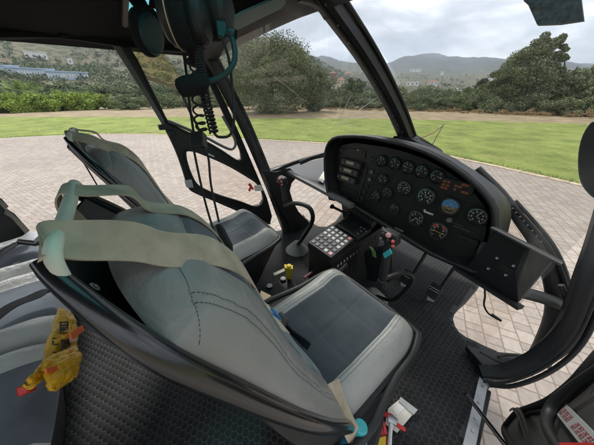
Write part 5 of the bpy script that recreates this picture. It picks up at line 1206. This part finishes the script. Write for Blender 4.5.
for (x0, y0) in ((59.5, 322), (61, 340)):
    for k in ((0, 0, 8, 1), (0, 12, 8, 1), (0, 0, 1, 12), (7.2, 0, 1, 13), (1.8, 3, 4.5, 1.3), (1.8, 6, 1.6, 3), (4.4, 6, 1.4, 3.4)):
        a_ = [(x0 + k[0], y0 + k[1] * .9), (x0 + k[0] + k[2], y0 + k[1] * .9 - .3), (x0 + k[0] + k[2], y0 + k[1] * .9 + k[3]), (x0 + k[0], y0 + k[1] * .9 + k[3])]
        q.slab([at(*p, y=-.312) for p in a_], (0, .002, 0))
for k in ((52, 338, 3, 1), (52, 341, 1, 4), (54, 344, 3, 1), (52, 352, 4, 1), (50, 356, 4, 1)):
    q.slab([at(*p, y=-.314) for p in [(k[0], k[1]), (k[0] + k[2], k[1]), (k[0] + k[2], k[1] + k[3]), (k[0], k[1] + k[3])]], (0, .002, 0))
q.build('pouch_print', 'thread', vr)
q = MB(); q.slab([at(*p, y=-.36) for p in [(26, 383), (36, 383), (38, 389), (29, 392)]], (0, -.02, 0)); tag(q.build('cloth_scrap', 'red', bevel=.004), 'small red cloth end between the rear seat and the yellow pouch', 'cloth')
q = MB(); q.slab([at(*p, z=.25) for p in [(29, 439), (33, 437), (35, 460), (28, 460)]], (0, 0, -.02)); tag(q.build('pouch', 'vest', bevel=.004), 'sliver of another yellow pouch at the bottom edge, by the nearest rear seat', 'pouch')
# things under the right seat
br = empty('water_bottle', at(352, 432, z=.1)); tag(br, 'blue plastic water bottle with turquoise cap lying beside the right front seat', 'bottle')
a_, b2 = at(343, 462, x=-.098), at(362, 424, x=-.098); ax = (b2 - a_)
q = MB(); L_ = ax.length; q.lathe(a_, ax, [(.005, -.06), (.034, -.05), (.035, .0), (.032, L_ * .3), (.035, L_ * .55), (.034, L_ * .7), (.016, L_ * .85)], n=24); q.build('bottle_body', 'bottle', br)
q = MB(); q.lathe(a_ + ax * .83, ax, [(.019, 0), (.020, .004), (.020, .024), (.017, .028)], n=24); q.build('bottle_cap', 'teal', br)
q = MB(); q.slab([at(*p, z=.10) for p in [(330, 404), (360, 396), (382, 396), (385, 418), (378, 446), (366, 455)]], (0, 0, -.02)); q.build('seat_tray', 'black_plastic', HELI, bevel=.01)
q = MB(); q.slab([at(*p, z=.012) for p in [(388, 409), (399, 400), (414, 413), (397, 433), (385, 424)]], (0, 0, .006), 0)
q.slab([at(*p, z=.019) for p in [(392, 409), (399, 403), (405, 408), (397, 416)]], (0, 0, .001), 2)
q.slab([at(*p, z=.014) for p in [(400, 398), (417, 411), (413, 416), (398, 402)]], (0, 0, .012), 1)
o = q.build('booklet', ['paper', 'steel', 'white'], None); tag(o, 'white booklet with a metal clip strip on the floor mat beside the right seat', 'booklet')
pr_ = empty('pliers', at(395, 418, z=.04)); tag(pr_, 'pliers with red handles lying on the booklet', 'pliers')
q = MB(); q.beam([at(384, 414, z=.05), at(391, 416, z=.055), at(397, 421, z=.05)], .016, .012, (0, 0, 1)); q.build('handle', 'red', pr_, bevel=.002)
q = MB(); q.beam([at(395, 423, z=.05), at(400, 427, z=.055), at(405, 429.5, z=.05)], .014, .012, (0, 0, 1)); q.build('handle', 'red', pr_, bevel=.002)
q = MB(); q.beam([at(388, 418, z=.06), at(393, 420, z=.06), at(397, 423, z=.06)], .026, .012, (0, 0, 1), smooth=3); q.build('jaw', 'steel', pr_)
q = MB(); q.ribbon([at(376, 418, z=.05), at(380, 428, z=.045), at(384, 438, z=.04), at(388, 455, z=.04)], .022, .003, side=(1, .2, 0), smooth=3); q.ribbon([at(380, 414, z=.06), at(384, 424, z=.06), at(386, 434, z=.05)], .010, .003, side=(1, .2, 0), smooth=3)
tag(q.build('red_ribbon', 'red'), 'red warning streamer trailing on the floor beside the turquoise-capped bottle', 'streamer')
q = MB(); q.tube([at(391, 424, z=.05), at(390, 435, z=.05), at(389, 455, z=.05)], .008, n=8); tag(q.build('white_cable', 'white'), 'short white cable beside the red streamer on the floor', 'cable')
q = MB(); q.slab([at(*p, z=.03) for p in [(377, 440), (385, 438), (384, 460), (374, 460)]], (0, 0, .02)); tag(q.build('yellow_card', 'yellow'), 'yellow card at the bottom edge under the red streamer', 'card')
# ================================================================== HEADSETS hung from the ceiling
def cup(mb, c, ax, r, d, stretch=1.3, upv=V((0, 0, 1)), mi=0, mi2=1):
    """oval ear cup: hard shell on one side, padded ring on the other"""
    ax = V(ax).normalized(); U_ = (upv - ax * upv.dot(ax)).normalized(); S_ = ax.cross(U_); c = V(c); n_ = 28
    prof = [(.0, d), (.45, d * .98), (.75, d * .85), (.93, d * .55), (.98, d * .15), (.98, 0), (1.04, -.002), (1.1, -.010), (1.1, -.020), (1.02, -.028), (.85, -.030), (.65, -.022), (.6, -.005), (0, -.004)]
    vs = []; 
    for rr, h in prof: vs += [c + ax * h + S_ * (r * rr * math.cos(2 * math.pi * j / n_)) + U_ * (r * stretch * rr * math.sin(2 * math.pi * j / n_)) for j in range(n_)]
    for i in range(len(prof) - 1): mb.add(vs[i * n_:(i + 2) * n_], [(j, (j + 1) % n_, n_ + (j + 1) % n_, n_ + j) for j in range(n_)], mi if i < 5 else mi2)
def headset(label, cups, band, skylit_cup=False):
    root = empty('headset', band[len(band) // 2]); tag(root, label, 'headset', 'headsets hanging from the cabin ceiling')
    for (c, ax, r, d, upv) in cups:
        q = MB(); cup(q, c, ax, r, d, upv=V(upv)); q.build('ear_cup', ['teal_dark' if skylit_cup else 'black_plastic', 'foam'], root, ang=60)  # teal shell: tint of light from the skylight put into the colour
    q = MB(); q.ribbon(band, .035, .010, side=(.2, .9, .1), smooth=6); q.build('headband', 'foam', root)
    return root
M['teal_dark'] = newmat('teal_dark', (.008, .040, .043), .5, bump=(200, .2, 'noise'))
hA = headset('headset nearest the door opening, its single cup hanging lowest at left',
    [(at(145, 29, t=.60), (-.75, -.5, .1), .036, .028, (.12, .05, 1)), (at(151, 34, t=.59), (.75, .5, -.1), .036, .014, (.1, .05, 1))],
    [at(141, 6, t=.60), at(132, -10, t=.60), at(142, -34, t=.6), at(160, -28, t=.6), at(157, 8, t=.59)], True)
hB = headset('large headset in the middle with a pale trim line round its cup',
    [(at(178, 17, t=.46), (-.6, -.75, .0), .042, .032, (.10, .0, 1)), (at(199, 20, t=.47), (.7, .7, 0), .036, .020, (.15, 0, 1))],
    [at(172, -15, t=.46), at(165, -40, t=.46), at(185, -60, t=.46), at(205, -40, t=.47), at(203, -10, t=.47)])
tr = MB(); c_ = at(178, 17, t=.46) + V((-.6, -.75, 0)).normalized() * .004; ax = V((-.6, -.75, 0)).normalized(); U_ = V((.1, 0, 1)); U_ = (U_ - ax * U_.dot(ax)).normalized(); S_ = ax.cross(U_)
tr.tube([c_ + S_ * (.0435 * math.cos(a)) + U_ * (.0565 * math.sin(a)) for a in np.linspace(0, 2 * math.pi, 40, endpoint=False)], .0014, n=6, closed=True); tr.build('trim_ring', 'tan', hB)
hC = headset('headset nearest the windshield, with a teal microphone boom',
    [(at(219, 12, t=.50), (.75, .6, 0), .036, .030, (.05, 0, 1)), (at(206, 12, t=.51), (-.75, -.6, 0), .036, .012, (.05, 0, 1))],
    [at(220, -8, t=.50), at(222, -40, t=.5), at(210, -55, t=.5), at(200, -30, t=.5), at(205, -8, t=.5)])
q = MB(); q.slab([at(*p, t=.47) for p in [(215, 19), (225, 20), (227, 33), (224, 38), (217, 35)]], FW * .008, 0); q.lathe(at(231, 34, t=.47), (-.6, -.7, .2), [(.010, -.01), (.011, 0), (.008, .01)], n=16); q.build('boom_joint', 'teal_dark', hC, bevel=.003)
q = MB(); q.tube([at(*p, t=.47) for p in [(231, 34), (234, 45), (235, 58), (231, 68), (224, 75), (215, 79.5), (206, 82)]], .0058, n=10, smooth=5); q.build('microphone_boom', 'teal_dark', hC)
q = MB(); a_, b2 = at(208, 81, t=.465), at(177, 89, t=.445); q.tube([a_, a_.lerp(b2, .12), a_.lerp(b2, .3), a_.lerp(b2, .7), a_.lerp(b2, .92), b2], [.008, .014, .0175, .019, .016, .008], n=16, smooth=3); q.build('microphone_foam', 'foam', hC)
def coil(path, r, turns, wr_=.0022):
    P_, _ = resample([V(p) for p in path], [1] * len(path), 12, False); P2 = []
    n_ = turns * 12
    for i in range(n_):
        f = i / (n_ - 1) * (len(P_) - 1); j = min(int(f), len(P_) - 2); p = P_[j].lerp(P_[j + 1], f - j); T = (P_[j + 1] - P_[j]).normalized(); X = T.orthogonal().normalized(); Y = T.cross(X); a = 2 * math.pi * i / 12
        P2.append(p + X * r * math.cos(a) + Y * r * math.sin(a))
    return P2
q = MB(); q.tube(coil([at(198, 22, t=.49), at(199, 50, t=.49), at(202, 75, t=.49), at(206, 100, t=.49), at(214, 133, t=.49)], .0085, 36), .0024, n=6)
q.tube([at(214, 133, t=.49), at(219, 137, t=.49), at(230, 135, t=.49), at(234, 120, t=.49), at(233, 95, t=.49), at(229, 60, t=.48), at(222, 38, t=.47)], .003, n=8, smooth=5); q.build('coiled_cord', 'rubber', hC)
q = MB(); q.tube(coil([at(186, 50, t=.52), at(196, 70, t=.52), at(197, 95, t=.52), at(199, 118, t=.52), at(203, 133, t=.52)], .011, 9), .0024, n=6); q.build('coiled_cord', 'rubber', hB)
q = MB(); q.tube([at(183, 50, t=.53), at(186, 70, t=.53), at(189, 100, t=.53), at(194, 135, t=.53)], .003, n=8, smooth=4)
for k_ in range(4): q.tube([at(185 + k_ * 4, 50, t=.51), at(190 + k_ * 2, 57 + k_, t=.51), at(186 + k_ * 4, 62 + k_ * 2, t=.51), at(194 + k_ * 2, 66, t=.51)], .003, n=7, smooth=4)
q.build('cord', 'rubber', hA)
q = MB(); q.slab([at(*p, t=.53) for p in [(189, 132), (202, 130), (203, 146), (190, 148)]], FW * .03); jb = q.build('jack_box', 'black_plastic', None, bevel=.003); tag(jb, 'small black jack box hanging on the headset cords above the left seat', 'jack box')
q = MB(); q.tube([at(193, 146, t=.54), at(200, 180, t=.56), at(206, 205, t=.58), at(214, 232, t=.6)], .0028, n=8, smooth=4); q.tube([at(200, 146, t=.54), at(208, 156, t=.55), at(211, 185, t=.57), at(219, 222, t=.6)], .0028, n=8, smooth=4); q.build('cable', 'rubber', jb)
q = MB(); a_, b2 = at(218, 224, t=.6), at(231, 252, t=.62); q.tube([a_, a_.lerp(b2, .2), b2.lerp(a_, .2), b2], [.006, .012, .014, .006], n=12, flat=.6, smooth=2); q.build('connector', 'rubber', jb)
# hooks that carry the headsets
q = MB(); 
for px in (150, 188, 211): p0 = at(px, -40, t=.52); q.tube([V((p0.x, p0.y, roofz(p0.x))), p0 + V((0, 0, .01)), p0 + V((.02, 0, -.005)), p0 + V((.03, 0, .02))], .004, n=8, smooth=3)
q.build('headset_hook', 'steel', roof)
# ================================================================== AIR
hz = MB(); hz.box((0, 0, 348), (9200, 9200, 702)); M['haze'] = bpy.data.materials.new('haze'); hm = M['haze']; hm.use_nodes = True; nn_ = hm.node_tree.nodes; nn_.clear()
o1 = nn_.new('ShaderNodeOutputMaterial'); pvn = nn_.new('ShaderNodeVolumePrincipled'); pvn.inputs['Color'].default_value = (.72, .84, 1, 1); pvn.inputs['Density'].default_value = .00026; pvn.inputs['Anisotropy'].default_value = .2
hm.node_tree.links.new(pvn.outputs[0], o1.inputs['Volume']); ho = hz.build('haze', hm, smooth=False); ho['kind'] = 'stuff'; ho['label'] = 'thin pale haze in the valley air'
